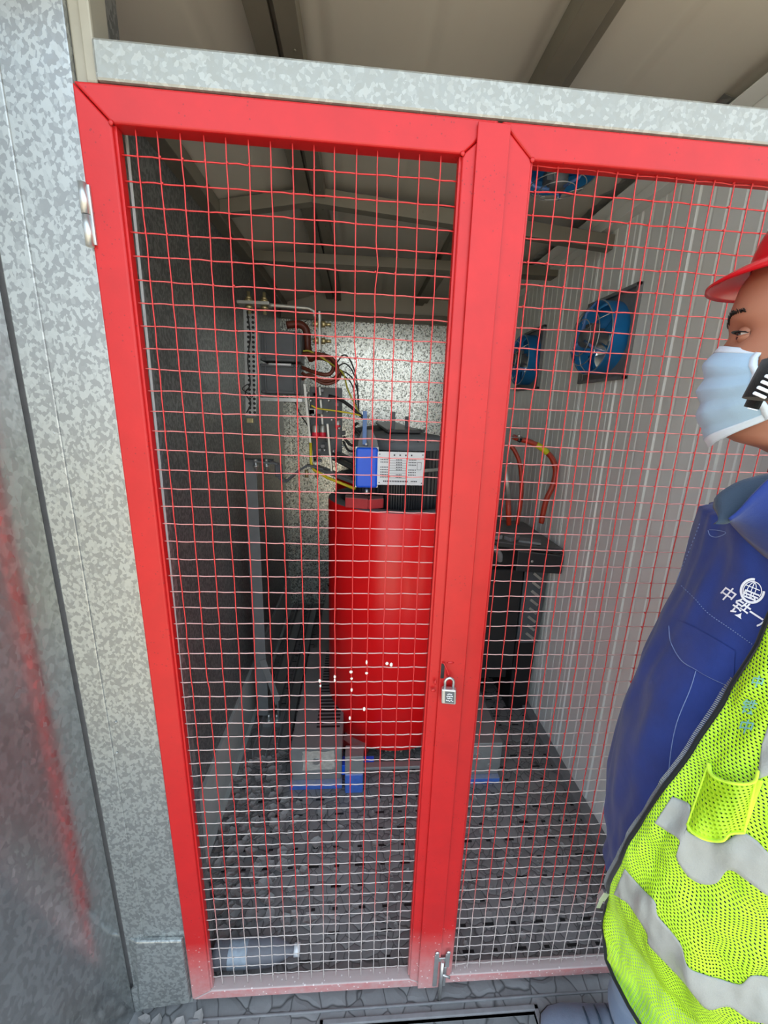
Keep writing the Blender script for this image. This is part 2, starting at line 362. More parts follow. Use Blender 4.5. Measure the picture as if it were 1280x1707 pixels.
# deck outside with a shallow recess
dk = MB(); X0, X1, Y0, Y1 = .31, .885, -.60, -.062
dk.box(-1.2, X0, -1.15, .03, -.13, -.062); dk.box(X1, 2.2, -1.15, .03, -.13, -.062); dk.box(X0, X1, Y1, .03, -.13, -.062); dk.box(X0, X1, -1.15, Y0, -.13, -.062); dk.box(X0, X1, Y0, Y1, -.13, -.078)
struct(dk.build('floor_deck', 'floor_out'))
rm = MB()
for a in ((X0-.012, X0, Y0, Y1+.012), (X1, X1+.012, Y0, Y1+.012), (X0-.012, X1+.012, Y1, Y1+.012), (X0-.012, X1+.012, Y0-.012, Y0)): rm.box(*a, -.078, -.056)
rm.box(-.05, 2.0, -.036, -.030, -.07, -.0585)
struct(rm.build('trim_1', 'rim', bevel=.002))
struct(MB().box(-30, 30, -40, 30, -.62, -.60).build('ground', 'ground'))
# right wall : sandwich panels with fine ribs along the height, three fan openings
FANS = [(.852, 1.818, .155), (1.575, 1.818, .155)]
wr = MB()
ys = [0.0]; 
def wallrib(y):
    q = (y % .25)
    if q < .012: return .006
    k = (q-.03) % .055
    return .0 if k > .010 or q < .03 or q > .22 else .0022
yy = [-.02+i*.004 for i in range(int((YB+.06)/.004))]
prof = [(XR+wallrib(y), y) for y in yy]
def wall_strip(z0, z1, ya, yb):
    P = [(x, y) for x, y in prof if ya-1e-6 <= y <= yb+1e-6]
    wr.grid([[(x, y, z0) for x, y in P], [(x, y, z1) for x, y in P]], 0, False)
wall_strip(-.13, 1.66, -.02, 3); wall_strip(1.976, 2.42, -.02, 3)
e = .001
wall_strip(1.66, 1.976, -.02, .70); wall_strip(1.66, 1.976, 1.004, 1.42); wall_strip(1.66, 1.976, 1.728, 3)
wr.box(XR+.012, XR+.06, -.02, YB+.05, -.13, 1.66); wr.box(XR+.012, XR+.06, -.02, YB+.05, 1.976, 2.42)
wr.box(XR+.012, XR+.06, -.02, .70, 1.66, 1.976); wr.box(XR+.012, XR+.06, 1.004, 1.42, 1.66, 1.976); wr.box(XR+.012, XR+.06, 1.728, YB+.05, 1.66, 1.976)
struct(wr.build('wall_right', 'wallpanel', fix=False))
sm_ = MB(); sm_.box(XR-.003, XR+.004, .996, 1.000, ZF, 2.2); sm_.box(XR-.004, XR+.004, .835, .850, 1.98, 2.2)
struct(sm_.build('trim_2', 'wallpanel'))
struct(MB().box(XR-.045, XR, .03, YB, ZF, ZF+.03).build('baseboard_right', 'rim', bevel=.002))
# left wall and its pale base channel
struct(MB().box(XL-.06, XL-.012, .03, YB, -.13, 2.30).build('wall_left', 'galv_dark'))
bs = MB(); bs.box(XL-.012, XL+.003, .05, 2.3, ZF, ZF+.255); bs.box(XL, XL+.02, .05, 2.3, ZF, ZF+.012)
struct(bs.build('baseboard_left', 'pale_channel', bevel=.002))
# back wall : two sheets with a seam
wb = MB(); wb.box(XL-.06, .258, YB, YB+.04, -.13, 2.12); wb.box(.262, XR+.06, YB-.004, YB+.036, -.13, 2.12); wb.box(.258, .262, YB+.01, YB+.03, -.13, 2.12)
wb.box(XL-.06, -.115, YB-.012, YB, ZF, 2.12)
struct(wb.build('wall_back', 'galv_back'))
bb = MB(); bb.box(XL, XR, YB-.05, YB+.01, 2.12, 2.175)
for i in range(20): bb.cyl((XL+.05+i*.075, YB-.051, 2.13), (XL+.05+i*.075, YB-.048, 2.13), .004, n=8)
struct(bb.build('trim_3', 'beam', bevel=.003))
# roof : gentle gable, ridge running in depth, sheet overhanging the front
RX, RZ = .21, 2.315
def roofz(x): return RZ-.10*(RX-x)/.40 if x < RX else RZ-.045*(x-RX)/1.2
rf = MB()
def sheet(xa, xb):
    xs = []; x = xa
    while x < xb-1e-6: xs.append(x); x += .0125
    xs.append(xb)
    def dz(x): k = (x+5) % .24; return .004 if k < .02 else (.0015 if .11 < k < .125 else 0)
    P = [[(x, y, roofz(x)+dz(x)+.004*noise.noise(Vector((x*3, y*2.2, 0)))) for x in xs] for y in [-.22+i*.06 for i in range(45)]]
    rf.grid(P, 0, True)
    rf.hexa([(xa, -.22, roofz(xa)+.03), (xb, -.22, roofz(xb)+.03), (xb, 2.42, roofz(xb)+.03), (xa, 2.42, roofz(xa)+.03)], [(xa, -.22, roofz(xa)+.05), (xb, -.22, roofz(xb)+.05), (xb, 2.42, roofz(xb)+.05), (xa, 2.42, roofz(xa)+.05)])
sheet(-.30, RX); sheet(RX, 1.50)
struct(rf.build('ceiling', 'roof', fix=False))
def structb(name, mb, m, bev=.002): return struct(mb.build(name, m, bevel=bev))
# ridge purlin (two angles back to back), right purlin, rafters, tie, eaves
b = MB(); b.box(RX-.055, RX-.008, -.2, YB, RZ-.055, RZ-.012); b.box(RX+.004, RX+.046, -.2, YB, RZ-.062, RZ-.012); b.box(RX-.008, RX+.004, -.2, YB, RZ-.04, RZ-.02)
for i in range(14): b.cyl((RX+.03, .3+i*.14, RZ-.064), (RX+.03, .3+i*.14, RZ-.060), .003, n=8)
structb('trim_4', b, 'beam')
b = MB(); b.box(.775, .83, -.2, YB, 2.245, 2.292); b.box(.83, .86, -.2, YB, 2.262, 2.292); structb('trim_5', b, 'beam')
b = MB(); b.beam((XL, .93, 2.200), (RX, .93, 2.262), .04, .045); b.beam((RX, .93, 2.262), (XR, .93, 2.170), .04, .05)
for i in range(16): b.cyl((RX+.1+i*.06, .909, 2.262-(.1+i*.06)*.081), (RX+.1+i*.06, .911, 2.262-(.1+i*.06)*.081), .004, n=8)
structb('trim_6', b, 'beam')
b = MB(); b.box(XL, XR, 1.36, 1.40, 2.182, 2.225); b.box(XL, XR, 1.40, 1.435, 2.182, 2.187); structb('trim_7', b, 'beam')
b = MB(); b.box(XL-.06, XR+.06, YB+.002, YB+.04, 2.12, 2.36); structb('trim_19', b, 'roof', 0)
b = MB(); b.beam((XL+.012, .03, 2.20), (XL+.012, YB, 2.20), .05, .05); structb('trim_8', b, 'beam')
b = MB(); b.beam((XR-.022, -.02, 2.235), (XR-.022, YB, 2.235), .045, .05); b.box(XR-.10, XR-.045, -.02, YB, 2.245, 2.250); structb('trim_9', b, 'wallpanel')
# crumpled bright foil tape along the right eave
random.seed(3); P = []
for i in range(60):
    y = .35+i*.03; row = []
    for k in range(7):
        row.append((XR-.04-k*.022, y, 2.262+.008*k*.6+random.uniform(-.005, .005)))
    P.append(row)
b = MB(); b.grid(P, 0, False); struct(b.build('trim_10', 'zinc', solid=.001))
# ============================================================ FRONT : post, lintel, jambs
p = MB(); p.box(-.192, -.046, -.004, .05, -.05, 2.195)
p.box(-.1925, -.145, -.0065, -.002, -.05, 2.195)         # lapped strip of the folded sheet
for zz, xx in ((1.47, -.155), (.86, -.13), (1.80, -.165), (.78, -.138)): p.cyl((xx, -.0075, zz), (xx, -.003, zz), .0025, n=10)
struct(p.build('trim_11', 'galv', bevel=.003))
p = MB(); p.hexa([(-.0185, .05, -.02), (-.0165, .05, -.02), (-.0035, .05, 1.97), (-.0055, .05, 1.97)], [(-.0185, .056, -.02), (-.0165, .056, -.02), (-.0035, .056, 1.97), (-.0055, .056, 1.97)]); struct(p.build('trim_12', 'brightline'))   # bright return flange inside the door
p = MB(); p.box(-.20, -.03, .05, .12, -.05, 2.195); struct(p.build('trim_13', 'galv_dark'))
p = MB(); p.hexa([(-.0105, -.010, 1.986), (1.40, -.010, 1.967), (1.40, -.010, 2.017), (-.0105, -.010, 2.038)], [(-.0105, .04, 1.986), (1.40, .04, 1.967), (1.40, .04, 2.017), (-.0105, .04, 2.038)])
struct(p.build('trim_14', 'galv_big', bevel=.004))
p = MB(); p.box(-.046, -.027, .004, .05, 1.986, 2.20); p.box(-.0275, -.010, -.004, .045, 1.986, 2.20); struct(p.build('trim_15', 'tan_steel', bevel=.003))
p = MB(); p.box(1.285, 1.41, -.004, .05, -.06, 2.0); struct(p.build('trim_16', 'galv', bevel=.003))
# welded foot plate folded round the post base
p = MB(); p.hexa([(-.178, -.016, -.045), (-.052, -.016, -.030), (-.050, -.016, .205), (-.160, -.016, .212)], [(-.196, -.003, -.045), (-.047, -.003, -.030), (-.047, -.003, .205), (-.192, -.003, .212)])
p.hexa([(-.20, -.010, -.10), (-.176, -.010, -.10), (-.176, -.010, .06), (-.20, -.010, .02)], [(-.20, .05, -.10), (-.176, .05, -.10), (-.176, .05, .06), (-.20, .05, .02)])
struct(p.build('trim_17', 'galv', bevel=.004))
struct(MB().box(-.176, -.04, .0, .05, -.06, -.045).build('trim_18', 'rim'))
struct(MB().box(-.30, -.188, .004, .05, -.12, 2.195).build('added_seam_backing', 'rim'))  # backing strip added behind the post and leaf seam to stop light leaking through
# ============================================================ outer leaf, opened towards the viewer
th = math.radians(105); lx, ly = math.cos(-th), math.sin(-th)
leaf = empty('enclosure_door_leaf', (-.196, -.006, -.1), 'plain shiny galvanised sheet door leaf swung open at the left edge, mirroring the red door', 'door')
def lp(s, n, z): return (-.196+lx*s+ly*n*-1, -.006+ly*s+lx*n, z)
q = MB(); q.hexa([lp(.003, 0, -.09), lp(.66, 0, -.09), lp(.66, 0, 2.19), lp(.003, 0, 2.19)], [lp(.003, -.03, -.09), lp(.66, -.03, -.09), lp(.66, -.03, 2.19), lp(.003, -.03, 2.19)])
q.build('sheet_panel', 'galv_leaf', leaf, bevel=.003)
q = MB()
for s0, s1, z0, z1 in ((.003, .66, -.11, -.09),): q.hexa([lp(s0, .004, z0), lp(s1, .004, z0), lp(s1, .004, z1), lp(s0, .004, z1)], [lp(s0, -.034, z0), lp(s1, -.034, z0), lp(s1, -.034, z1), lp(s0, -.034, z1)])
q.build('edge_channel', 'zinc', leaf, bevel=.002)
# ============================================================ red mesh doors
FY, BY = -.012, .018
def mesh_part(parent, xs, zs, x0, x1, z0, z1, seed, skew=0):
    rnd = random.Random(seed); q = MB(); R = .00105
    for i, x in enumerate(xs):
        amp = rnd.uniform(.0005, .0016); ph = rnd.uniform(0, 9); pts = []
        n = 2*len(zs); kk = rnd.choice([0]*5+[1]); kz = rnd.uniform(.4, 1.8)
        for j in range(n+1):
            z = z0+(z1-z0)*j/n
            pts.append((x+amp*math.sin(z*7+ph)+.0012*noise.noise(Vector((x*40, z*25, 3)))+(.004*math.exp(-((z-kz)/.02)**2) if kk else 0), .001*noise.noise(Vector((x*9, z*9, 1)))-.0008, z))
        q.tube(pts, R, 6, 1)
    for z in zs:
        amp = rnd.uniform(.0008, .0022); ph = rnd.uniform(0, 9); pts = []
        n = 3*len(xs)
        for j in range(n+1):
            x = x0+(x1-x0)*j/n
            pts.append((x, .0018+.001*noise.noise(Vector((x*9, z*9, 5)))+.0006*math.cos((x-xs[0])/(xs[1]-xs[0])*2*math.pi), z+amp*math.sin(x*9+ph)*.5+.0016*noise.noise(Vector((x*30, z*30, 7)))-skew*(x-x0)))
        q.tube(pts, R*1.08, 6, 0)
    for i, x in enumerate(xs):
        for z in zs: q.ball((x, .0, z-skew*(x-x0)), .0020, .0019, .0019, 6, 1)
    o = q.build('wire_mesh', ['wire_h', 'wire_v'], parent, fix=False); return tag(o, 'welded square wire mesh, red, turning paler downwards and on the crossing wires')
def frame_door(name, label, x0, x1, zt, zb, wL, wR, hT, hB, skew, xs, zs, seed):
    d = empty(name, (x0 if seed == 1 else x1, 0, zb), label, 'door', 'red wire mesh doors')
    g = .0006
    def Z(x, z): return z-skew*(x-x0)
    xi0, xi1, zi0, zi1 = x0+wL, x1-wR, zb+hB, zt-hT
    def piece(nm, P):
        q = MB(); P = [(a, Z(a, c)) for a, c in P]
        q.hexa([(a, FY, c) for a, c in P], [(a, BY, c) for a, c in P]); q.build(nm, 'red', d, bevel=.0035, seg=3)
        # rolled inner lip
    piece('top_rail', [(x0+g, zt), (x1-g, zt), (xi1-g, zi1), (xi0+g, zi1)])
    piece('bottom_rail', [(x0+g, zb), (x1-g, zb), (xi1-g, zi0), (xi0+g, zi0)])
    piece('hinge_stile' if seed == 1 else 'meeting_stile', [(x0, zb+g), (x0, zt-g), (xi0, zi1-g), (xi0, zi0+g)])
    piece('meeting_stile' if seed == 1 else 'hinge_stile', [(x1, zb+g), (x1, zt-g), (xi1, zi1-g), (xi1, zi0+g)])
    q = MB(); lipy = .010
    q.box(xi0-.001, xi0+.004, FY+.006, lipy, zi0, zi1); q.box(xi1-.004, xi1+.001, FY+.006, lipy, zi0, zi1-skew*(xi1-x0))
    q.build('inner_lip', 'red', d, bevel=.001)
    mesh_part(d, xs, zs, xi0+.002, xi1-.002, zi0+.001, zi1+.006, seed, skew)
    q = MB()
    for cx, cz, sx_, sz_ in ((xi0, zi1, 1, 1), (xi1, zi1, -1, 1)):
        q.ball((cx, FY-.001, Z(cx, cz)), .004, .002, .004, 8)
    q.build('weld_bead', 'red', d)
    return d
pitch = .034; rp_ = .0352
xsL = [pitch*c for c in range(1, 16)]; zsL = [rp_*(56-r) for r in range(1, 56)]
d1 = frame_door('mesh_door', 'left-hand red steel door leaf with wire mesh, padlocked flat strip and chrome hinge', -.044, .600, 1.983, -.026, .050, .057, .049, .031, .012, xsL, zsL, 1)
q = MB(); q.hexa([(.566, -.0185, -.028), (.624, -.0185, -.029), (.616, -.0185, 1.968), (.5635, -.0185, 1.969)], [(.566, -.0140, -.028), (.624, -.0140, -.029), (.616, -.0140, 1.968), (.5635, -.0140, 1.969)])
q.build('cover_strip', 'red', d1, bevel=.0015)
q = MB()
q.cyl((-.0455, -.016, 1.765), (-.0455, -.016, 1.808), .0062); q.cyl((-.0455, -.016, 1.8095), (-.0455, -.016, 1.852), .0062); q.box(-.0445, -.036, -.0155, -.012, 1.768, 1.85)
q.build('hinge', 'zinc', d1); 
q = MB()
for (u, v) in ((533, 1135), (534, 1143), (558, 1128), (558, 1134), (585, 1120), (586, 1131), (586, 1150), (611, 1104), (611, 1122), (645, 1106), (652, 1108), (583, 1197), (607, 1182)):
    c = aty(u, v, -.001); q.ball(c, random.uniform(.002, .004), .0028, random.uniform(.0025, .006), 8)
tag(q.build('plaster_splash', 'plaster', d1), 'small white plaster splashes on the mesh wires')
# hasp slot and loop
q = MB(); q.box(.5665, .574, -.0192, -.0183, .966, 1.002); q.build('hasp_slot', 'blackrub', d1)
q = MB(); q.tube(spline([(.569, -.017, 1.006), (.572, -.024, 1.004), (.579, -.028, .99), (.583, -.028, .978), (.580, -.02, .972)], 6), .0015, 8)
q.ball((.586, -.019, 1.004), .008, .0015, .003, 8); q.ball((.556, -.0185, .955), .003, .002, .006, 8); q.ball((.553, -.0185, .935), .005, .0015, .004, 8)
q.build('hasp_loop', 'red', d1)
xsR = [.672+.0345*c for c in range(0, 18)]; zsR = [rp_*(56-r)-.012 for r in range(1, 56)]
d2 = frame_door('mesh_door', 'right-hand red steel door leaf with wire mesh, partly behind the man', .602, 1.284, 1.975, -.026, .0555, .05, .049, .031, .012, xsR, zsR, 2)
# padlock
pl = empty('padlock', (.583, -.03, .93), 'small scratched steel padlock hanging from the red centre strip', 'padlock')
R = Matrix.Rotation(math.radians(-12), 3, 'Z') @ Matrix.Rotation(math.radians(-3), 3, 'Y')
q = MB(); q.obox((.584, -.033, .934), .031, .013, .036, R); q.build('body', 'zinc', pl, bevel=.0025)
q = MB(); P = [Vector((.574, -.033, .945)), Vector((.574, -.033, .965))]
P += [Vector((.583-.0095*math.cos(a), -.033, .966+.011*math.sin(a))) for a in [math.pi*k/10 for k in range(11)]]+[Vector((.5925, -.033, .950))]
q.tube(P, .0028, 10); q.build('shackle', 'zinc', pl)
q = MB()
q.obox(Vector((.584, -.033, .934))+R @ Vector((.002, -.0068, 0)), .020, .0006, .028, R, 0)
for k, (zz, ww) in enumerate(((.008, .010), (.003, .014), (-.002, .011), (-.008, .016))):
    for j in range(5): q.obox(Vector((.584, -.033, .934))+R @ Vector((.002+(j-2)*ww/5, -.0073, zz+random.uniform(-.001, .001))), ww/7, .0005, .0022, R, 1)
tag(q.build('face_plate', ['darkgrey', 'white'], pl), 'dark face plate with worn pale lettering')
# bottom bolt
bt = empty('door_bolt', (.628, -.02, .03), 'galvanised drop bolt at the foot of the door meeting strip', 'bolt')
q = MB(); q.box(.606, .618, -.021, -.018, -.020, .105); q.box(.636, .648, -.021, -.018, .055, .105); q.box(.634, .642, -.021, -.018, -.02, .055); q.box(.618, .636, -.021, -.018, .078, .092)
q.build('bracket', 'zinc', bt, bevel=.0012)
q = MB(); q.cyl((.627, -.026, -.060), (.627, -.026, .09), .0045, n=14); q.cyl((.627, -.026, .04), (.650, -.03, .032), .003, n=10); q.build('rod', 'zinc', bt)
q = MB(); q.ball((.612, -.021, .112), .0062, .003, .0062, 12); q.ball((.643, -.021, .112), .0062, .003, .0062, 12); q.build('rivet', 'zinc', bt)
# ============================================================ plastic bottle behind the door
bo = empty('plastic_bottle', (.09, .085, ZF), 'clear plastic bottle lying on the floor inside the lower left corner of the mesh', 'bottle')
q = MB(); pr_ = [(.001, 0), (.030, .001), (.033, .01)]
for k in range(6): pr_ += [(.033, .014+k*.012), (.0312, .020+k*.012)]
pr_ += [(.033, .09), (.033, .15), (.030, .175), (.020, .20), (.013, .215), (.013, .232), (.001, .233)]
q.lathe(pr_, (-.015, .075, ZF+.034), 36, axis='x'); q.build('shell', 'plastic', bo)
q = MB(); q.lathe([(.0335, .045), (.0335, .098)], (-.015, .075, ZF+.034), 36, axis='x'); q.build('label_band', 'label', bo)
q = MB(); q.lathe([(.001, .228), (.0155, .229), (.0155, .245), (.001, .246)], (-.015, .075, ZF+.034), 24, axis='x'); q.build('cap', 'white', bo)
# ============================================================ TRANSFORMER
tr = empty('dry_transformer', (.572, 1.04, ZF), 'large dry-type transformer with glossy red cylindrical winding, white rating plate and blue end box', 'transformer')
CX, CR, ZT, ZBm = .572, .320, 1.143, .035
for k in range(3):
    cy = 1.04+k*.47 if k == 0 else 1.04+k*.66
    if k == 2: continue
    q = MB(); q.lathe([(CR-.004, ZBm), (CR, ZBm+.006), (CR, ZT-.008), (CR-.003, ZT-.001)], (CX, cy, 0), 128); co = q.build('red_winding', 'redcoil', tr, fix=False)
    q = MB(); q.lathe([(CR-.002, ZT-.004), (CR-.006, ZT), (CR-.055, ZT+.001), (CR-.06, ZT-.01), (CR-.06, ZBm)], (CX, cy, 0), 96)
    q.lathe([(CR-.06, ZBm), (CR-.004, ZBm)], (CX, cy, 0), 96); tag(q.build('end_ring', 'greytop', co, fix=False), 'grey dusty top ring')
    # ribbed black inner coil with domed dusty cap
    q = MB(); n = 240; rows = []
    for z in (ZBm-.02, 1.0, 1.36, 1.385): rows.append([(CX+(.205-(.006 if (a % 4 < 2) else 0))*math.cos(2*math.pi*a/n), cy+(.205-(.006 if (a % 4 < 2) else 0))*math.sin(2*math.pi*a/n), z) for a in range(n)])
    q.grid(rows, 0, False, True); ic = q.build('inner_coil', 'black', tr, fix=False)
    q = MB(); q.lathe([(.212, 1.372), (.214, 1.39), (.200, 1.418), (.12, 1.432), (.001, 1.434)], (CX, cy, 0), 72)
    for a in range(24): 
        an = a*math.pi/12; q.obox((CX+.19*math.cos(an), cy+.19*math.sin(an), 1.412), .05, .012, .012, Matrix.Rotation(an, 3, 'Z'))
    q.build('cap', 'greytop', ic, fix=False)
    q = MB(); q.lathe([(.2065, 1.285), (.2085, 1.288), (.2085, 1.296), (.2065, 1.299)], (CX, cy, 0), 72); q.build('tie_band', 'alu', ic, fix=False)
# core yokes and clamps
q = MB(); q.box(CX-.07, CX+.07, .92, 2.05, 1.435, 1.45); q.build('core_yoke', 'black', tr, bevel=.004)
for bx_ in ((.52, .54, .98, 1.0, 1.43, 1.52), (.615, .63, 1.25, 1.27, 1.40, 1.50)): MB().box(*bx_).build('core_bolt', 'darkgrey', tr)
# grey plate, blue end box, rod, nameplate
q = MB(); a = [aty(596, 752, .725), aty(632, 752, .725), aty(629, 735, .725), aty(620, 716, .725), aty(604, 716, .725), aty(597, 735, .725)]
q.prism(a, (0, 0, 0), (0, .02, 0)); q.build('clamp_plate', 'greytop', tr, bevel=.002)
q = MB(); a = aty(593, 746, .70); b_ = aty(629, 814, .70); q.box(a.x, b_.x, .70, .79, b_.z, a.z); bx = q.build('blue_end_box', 'blue', tr, bevel=.010, seg=4)
q = MB(); q.box(a.x-.001, b_.x+.002, .722, .726, b_.z-.001, a.z+.001); q.cyl(aty(610, 743, .715), aty(610, 738, .715), .008, n=6); q.cyl(aty(611, 815, .72), aty(611, 824, .72), .007, n=8); q.build('seam_bead', 'zinc', bx)
q = MB(); p0 = aty(609, 741, .712); q.box(p0.x-.011, p0.x+.004, .708, .716, p0.z, p0.z+.118); tag(q.build('hanger_bar', 'blue_rod', tr, bevel=.001), 'pale blue flat bar')
a = aty(629, 752.5, .705); b_ = aty(706, 809.5, .705)
q = MB(); q.box(a.x, b_.x, .705, .708, b_.z, a.z); npl = tag(q.build('rating_plate', 'white', tr, bevel=.0015), 'white rating plate with fine dark print')
q = MB(); W, H = b_.x-a.x, a.z-b_.z
def pbox(u0, v0, u1, v1): q.box(a.x+u0*W, a.x+u1*W, .7040, .7050, a.z-v1*H, a.z-v0*H)
rr = random.Random(5)
for u, v in ((.05, .08), (.95, .08), (.05, .93), (.95, .93)): q.cyl((a.x+u*W, .7035, a.z-v*H), (a.x+u*W, .705, a.z-v*H), .0022, n=10)
for k in range(4): pbox(.34+.12*k, .075, .37+.12*k, .12)
for r in range(8):
    v = .22+r*.075
    for (u0, u1, nn) in ((.07, .24, 5), (.40, .53, 4), (.66, .83, 5)):
        if rr.random() < .15: continue
        for j in range(nn):
            uu = u0+(u1-u0)*j/nn; pbox(uu, v, uu+(u1-u0)/nn*.62, v+.028)
    pbox(.26, v+.036, .62, v+.042)
for j in range(15): pbox(.14+j*.035, .86, .162+j*.035, .905)
for j in range(4): pbox(.72+j*.035, .865, .745+j*.035, .895)
pbox(.84, .30, .93, .31); pbox(.84, .52, .93, .53); pbox(.84, .31, .845, .53); pbox(.925, .31, .93, .53)
q.build('plate_print', 'ink', npl)
# dusty red pads on top of the winding
q = MB(); q.hexa([(.335, .80, 1.145), (.425, .775, 1.145), (.425, .775, 1.187), (.335, .80, 1.187)], [(.335, .86, 1.145), (.425, .85, 1.145), (.425, .85, 1.187), (.335, .86, 1.187)])
q.hexa([(.426, .775, 1.145), (.488, .80, 1.145), (.488, .80, 1.185), (.426, .775, 1.185)], [(.426, .85, 1.145), (.488, .86, 1.145), (.488, .86, 1.185), (.426, .85, 1.185)])
tag(q.build('spacer_block', 'reddusty', tr, bevel=.003), 'dusty red spacer block on the winding')
q = MB(); q.hexa([(.33, .78, .0), (.42, .70, -.01), (.42, .70, .055), (.33, .78, .055)], [(.36, .9, .0), (.46, .8, -.01), (.46, .8, .055), (.36, .9, .055)]); q.build('spacer_block', 'reddusty', tr, bevel=.003)
q = MB(); rr = random.Random(9)
for i in range(120):
    an = math.radians(200+rr.uniform(0, 140)); r_ = .30+rr.uniform(-.02, .01); q.obox((CX+r_*math.cos(an), 1.04+r_*math.sin(an), .028), .006, .003, rr.uniform(.01, .03), Matrix.Rotation(rr.uniform(-.5, .5), 3, 'Y'))
q.build('frayed_insulation', 'tan_steel', tr)
# lower clamp beams, blue feet
q = MB(); q.box(CX-.155, CX+.155, .83, 2.0, -.045, .0); q.box(.36, .80, .80, .83, -.03, .02); q.box(.345, .80, .63, .66, .03, .045); q.build('base_beam', 'duct', tr, bevel=.003)
for s in (0, 1):
    x0, x1 = (.345, .422) if s == 0 else (.72, .797)
    q = MB(); q.box(x0, x1, .60, .66, .045, .135); q.build('foot_post', 'duct', tr, bevel=.003)
    q = MB(); q.box(x0, x1, .595, .665, ZF, .050); tag(q.build('foot', 'blue_dusty', tr, bevel=.006), 'blue foot with flaking paint')
MB().box(.422, .47, .66, .69, .0, .045).build('base_flange', 'blue', tr, bevel=.002); MB().box(.33, .345, .64, .69, .0, .05).build('base_flange', 'blue', tr, bevel=.002)
# cooling ducts with slots at both sides
def duct(x0, x1, xs0, xs1, name):
    q = MB(); q.box(x0, x1, .63, 1.36, .02, .155); q.box(x0+.03, x1, 1.40, 2.28, .0, .12)
    q.box(x0+.002, x1-.003, .64, .72, ZF+.03, .022)
    du = q.build(name, 'duct', tr, bevel=.003)
    q = MB()
    for i in range(26):
        y = .74+i*.023; q.box(xs0, xs1, y, y+.011, .1545, .1558)
    tag(q.build('air_slot', 'blackrub', du), 'near row of dark air slots'); q = MB()
    for i in range(34):
        y = 1.43+i*.023; q.box(xs0+.02, xs1, y, y+.011, .1195, .1208)
    tag(q.build('air_slot', 'blackrub', du), 'far row of dark air slots')
    q = MB(); q.box(x0-.006, x1+.001, .62, .80, ZF, ZF+.028); tag(q.build('foot_plate', 'blue_dusty', du, bevel=.002), 'blue foot plate')
    q = MB(); q.cyl(((x0+x1)/2, .624, .09), ((x0+x1)/2, .631, .09), .016, n=20); q.cyl((x1-.05, .626, .04), (x1-.05, .631, .04), .008, n=14); q.build('bolt', 'zinc', du)
    q = MB(); rr = random.Random(3); P = []
    for i in range(9):
        P.append([(x0+(.05 if x0 < .5 else .03)+j*.0165+rr.uniform(-.003, .003), .6285-rr.uniform(0, .002), .045+i*.012+rr.uniform(-.003, .003)) for j in range(9)])
    if x0 < .5: q.grid(P, 0, False); tag(q.build('dust_crust', 'crust', du, fix=False), 'pale flaking dust crust')
duct(.118, .332, .215, .318, 'cooling_duct'); duct(.815, 1.020, .83, .93, 'cooling_duct')
# ============================================================ LEFT TERMINAL ASSEMBLY
Y = 1.0
def P_(u, v, y=Y): return aty(u, v, y)
fr = empty('cable_support_stand', (-.08, 1.0, ZF), 'dark steel angle post with brace standing beside the left wall', 'frame')
q = MB(); q.box(-.112, -.054, 1.0, 1.006, 0.0, 1.300); q.box(-.112, -.106, 1.0, 1.05, 0.0, 1.300); q.build('post', 'greytop', fr, bevel=.002)
q = MB(); q.box(-.112, .01, 1.0, 1.06, 1.294, 1.302); q.build('top_bracket', 'greytop', fr, bevel=.002)
q = MB(); q.hexa([(-.085, .995, .32), (-.055, .995, .33), (.008, .995, .10), (-.015, .995, .06)], [(-.085, 1.0, .32), (-.055, 1.0, .33), (.008, 1.0, .10), (-.015, 1.0, .06)]); q.box(-.008, .0, .99, 1.03, -.04, .09); q.build('brace', 'duct', fr, bevel=.0015)
q = MB(); q.box(-.085, .03, .97, 1.05, -.045, -.02); q.build('foot_plate', 'duct', fr, bevel=.002)
for x in (-.05, -.01): q = MB(); q.cyl((x, .985, -.02), (x, .985, .02), .007, n=8); q.cyl((x, .985, -.02), (x, .985, -.008), .014, n=6); q.build('bolt', 'zinc', fr)
bmr = MB()
for x0, x1, y0, y1 in ((-.085, -.02, .78, 2.25), (.02, .075, .82, 2.25)):
    bmr.box(x0, x1, y0, y1, ZF, ZF+.006); bmr.box(x0, x0+.006, y0, y1, ZF, .0); bmr.box(x1-.006, x1, y0, y1, ZF, -.015)
tag(bmr.build('floor_channel', 'duct', bevel=.002), 'pair of long dusty steel channels lying along the floor beside the left wall', 'rail')
# perforated strip
pf = empty('perforated_strut', P_(415, 690), 'bright perforated steel strut standing upright beside the grey current transformers', 'strut')
a = P_(405, 515); b_ = P_(426, 694); bl = P_(409, 694)
q = MB(); q.hexa([(bl.x, Y, bl.z), (b_.x, Y, b_.z), (a.x+.052, Y, a.z), (a.x, Y, a.z)], [(bl.x, Y+.02, bl.z), (b_.x, Y+.02, b_.z), (a.x+.052, Y+.02, a.z), (a.x, Y+.02, a.z)]); q.build('bar', 'zinc', pf, bevel=.002)
q = MB()
for i in range(22):
    t = (i+.6)/22.5; z = lerp(a.z, bl.z, t); xl = lerp(a.x, bl.x, t)
    for dx in (.019, .038): q.cyl((xl+dx, Y-.0015, z), (xl+dx, Y+.001, z), .0058, n=14)
q.build('punched_holes', 'blackrub', pf)
q = MB(); q.tube(spline([P_(412, 520, .985), P_(417, 560, .98), P_(413, 600, .985), P_(417, 640, .98), P_(409, 655, .98), P_(418, 672, .985), P_(411, 688, .985)], 6), .0028, 6)
q.tube(spline([P_(413, 640, .98), P_(404, 648, .975), P_(412, 655, .98), P_(420, 662, .98), P_(424, 650, .985)], 6), .0022, 6); q.build('tied_wire', 'blackrub', pf)
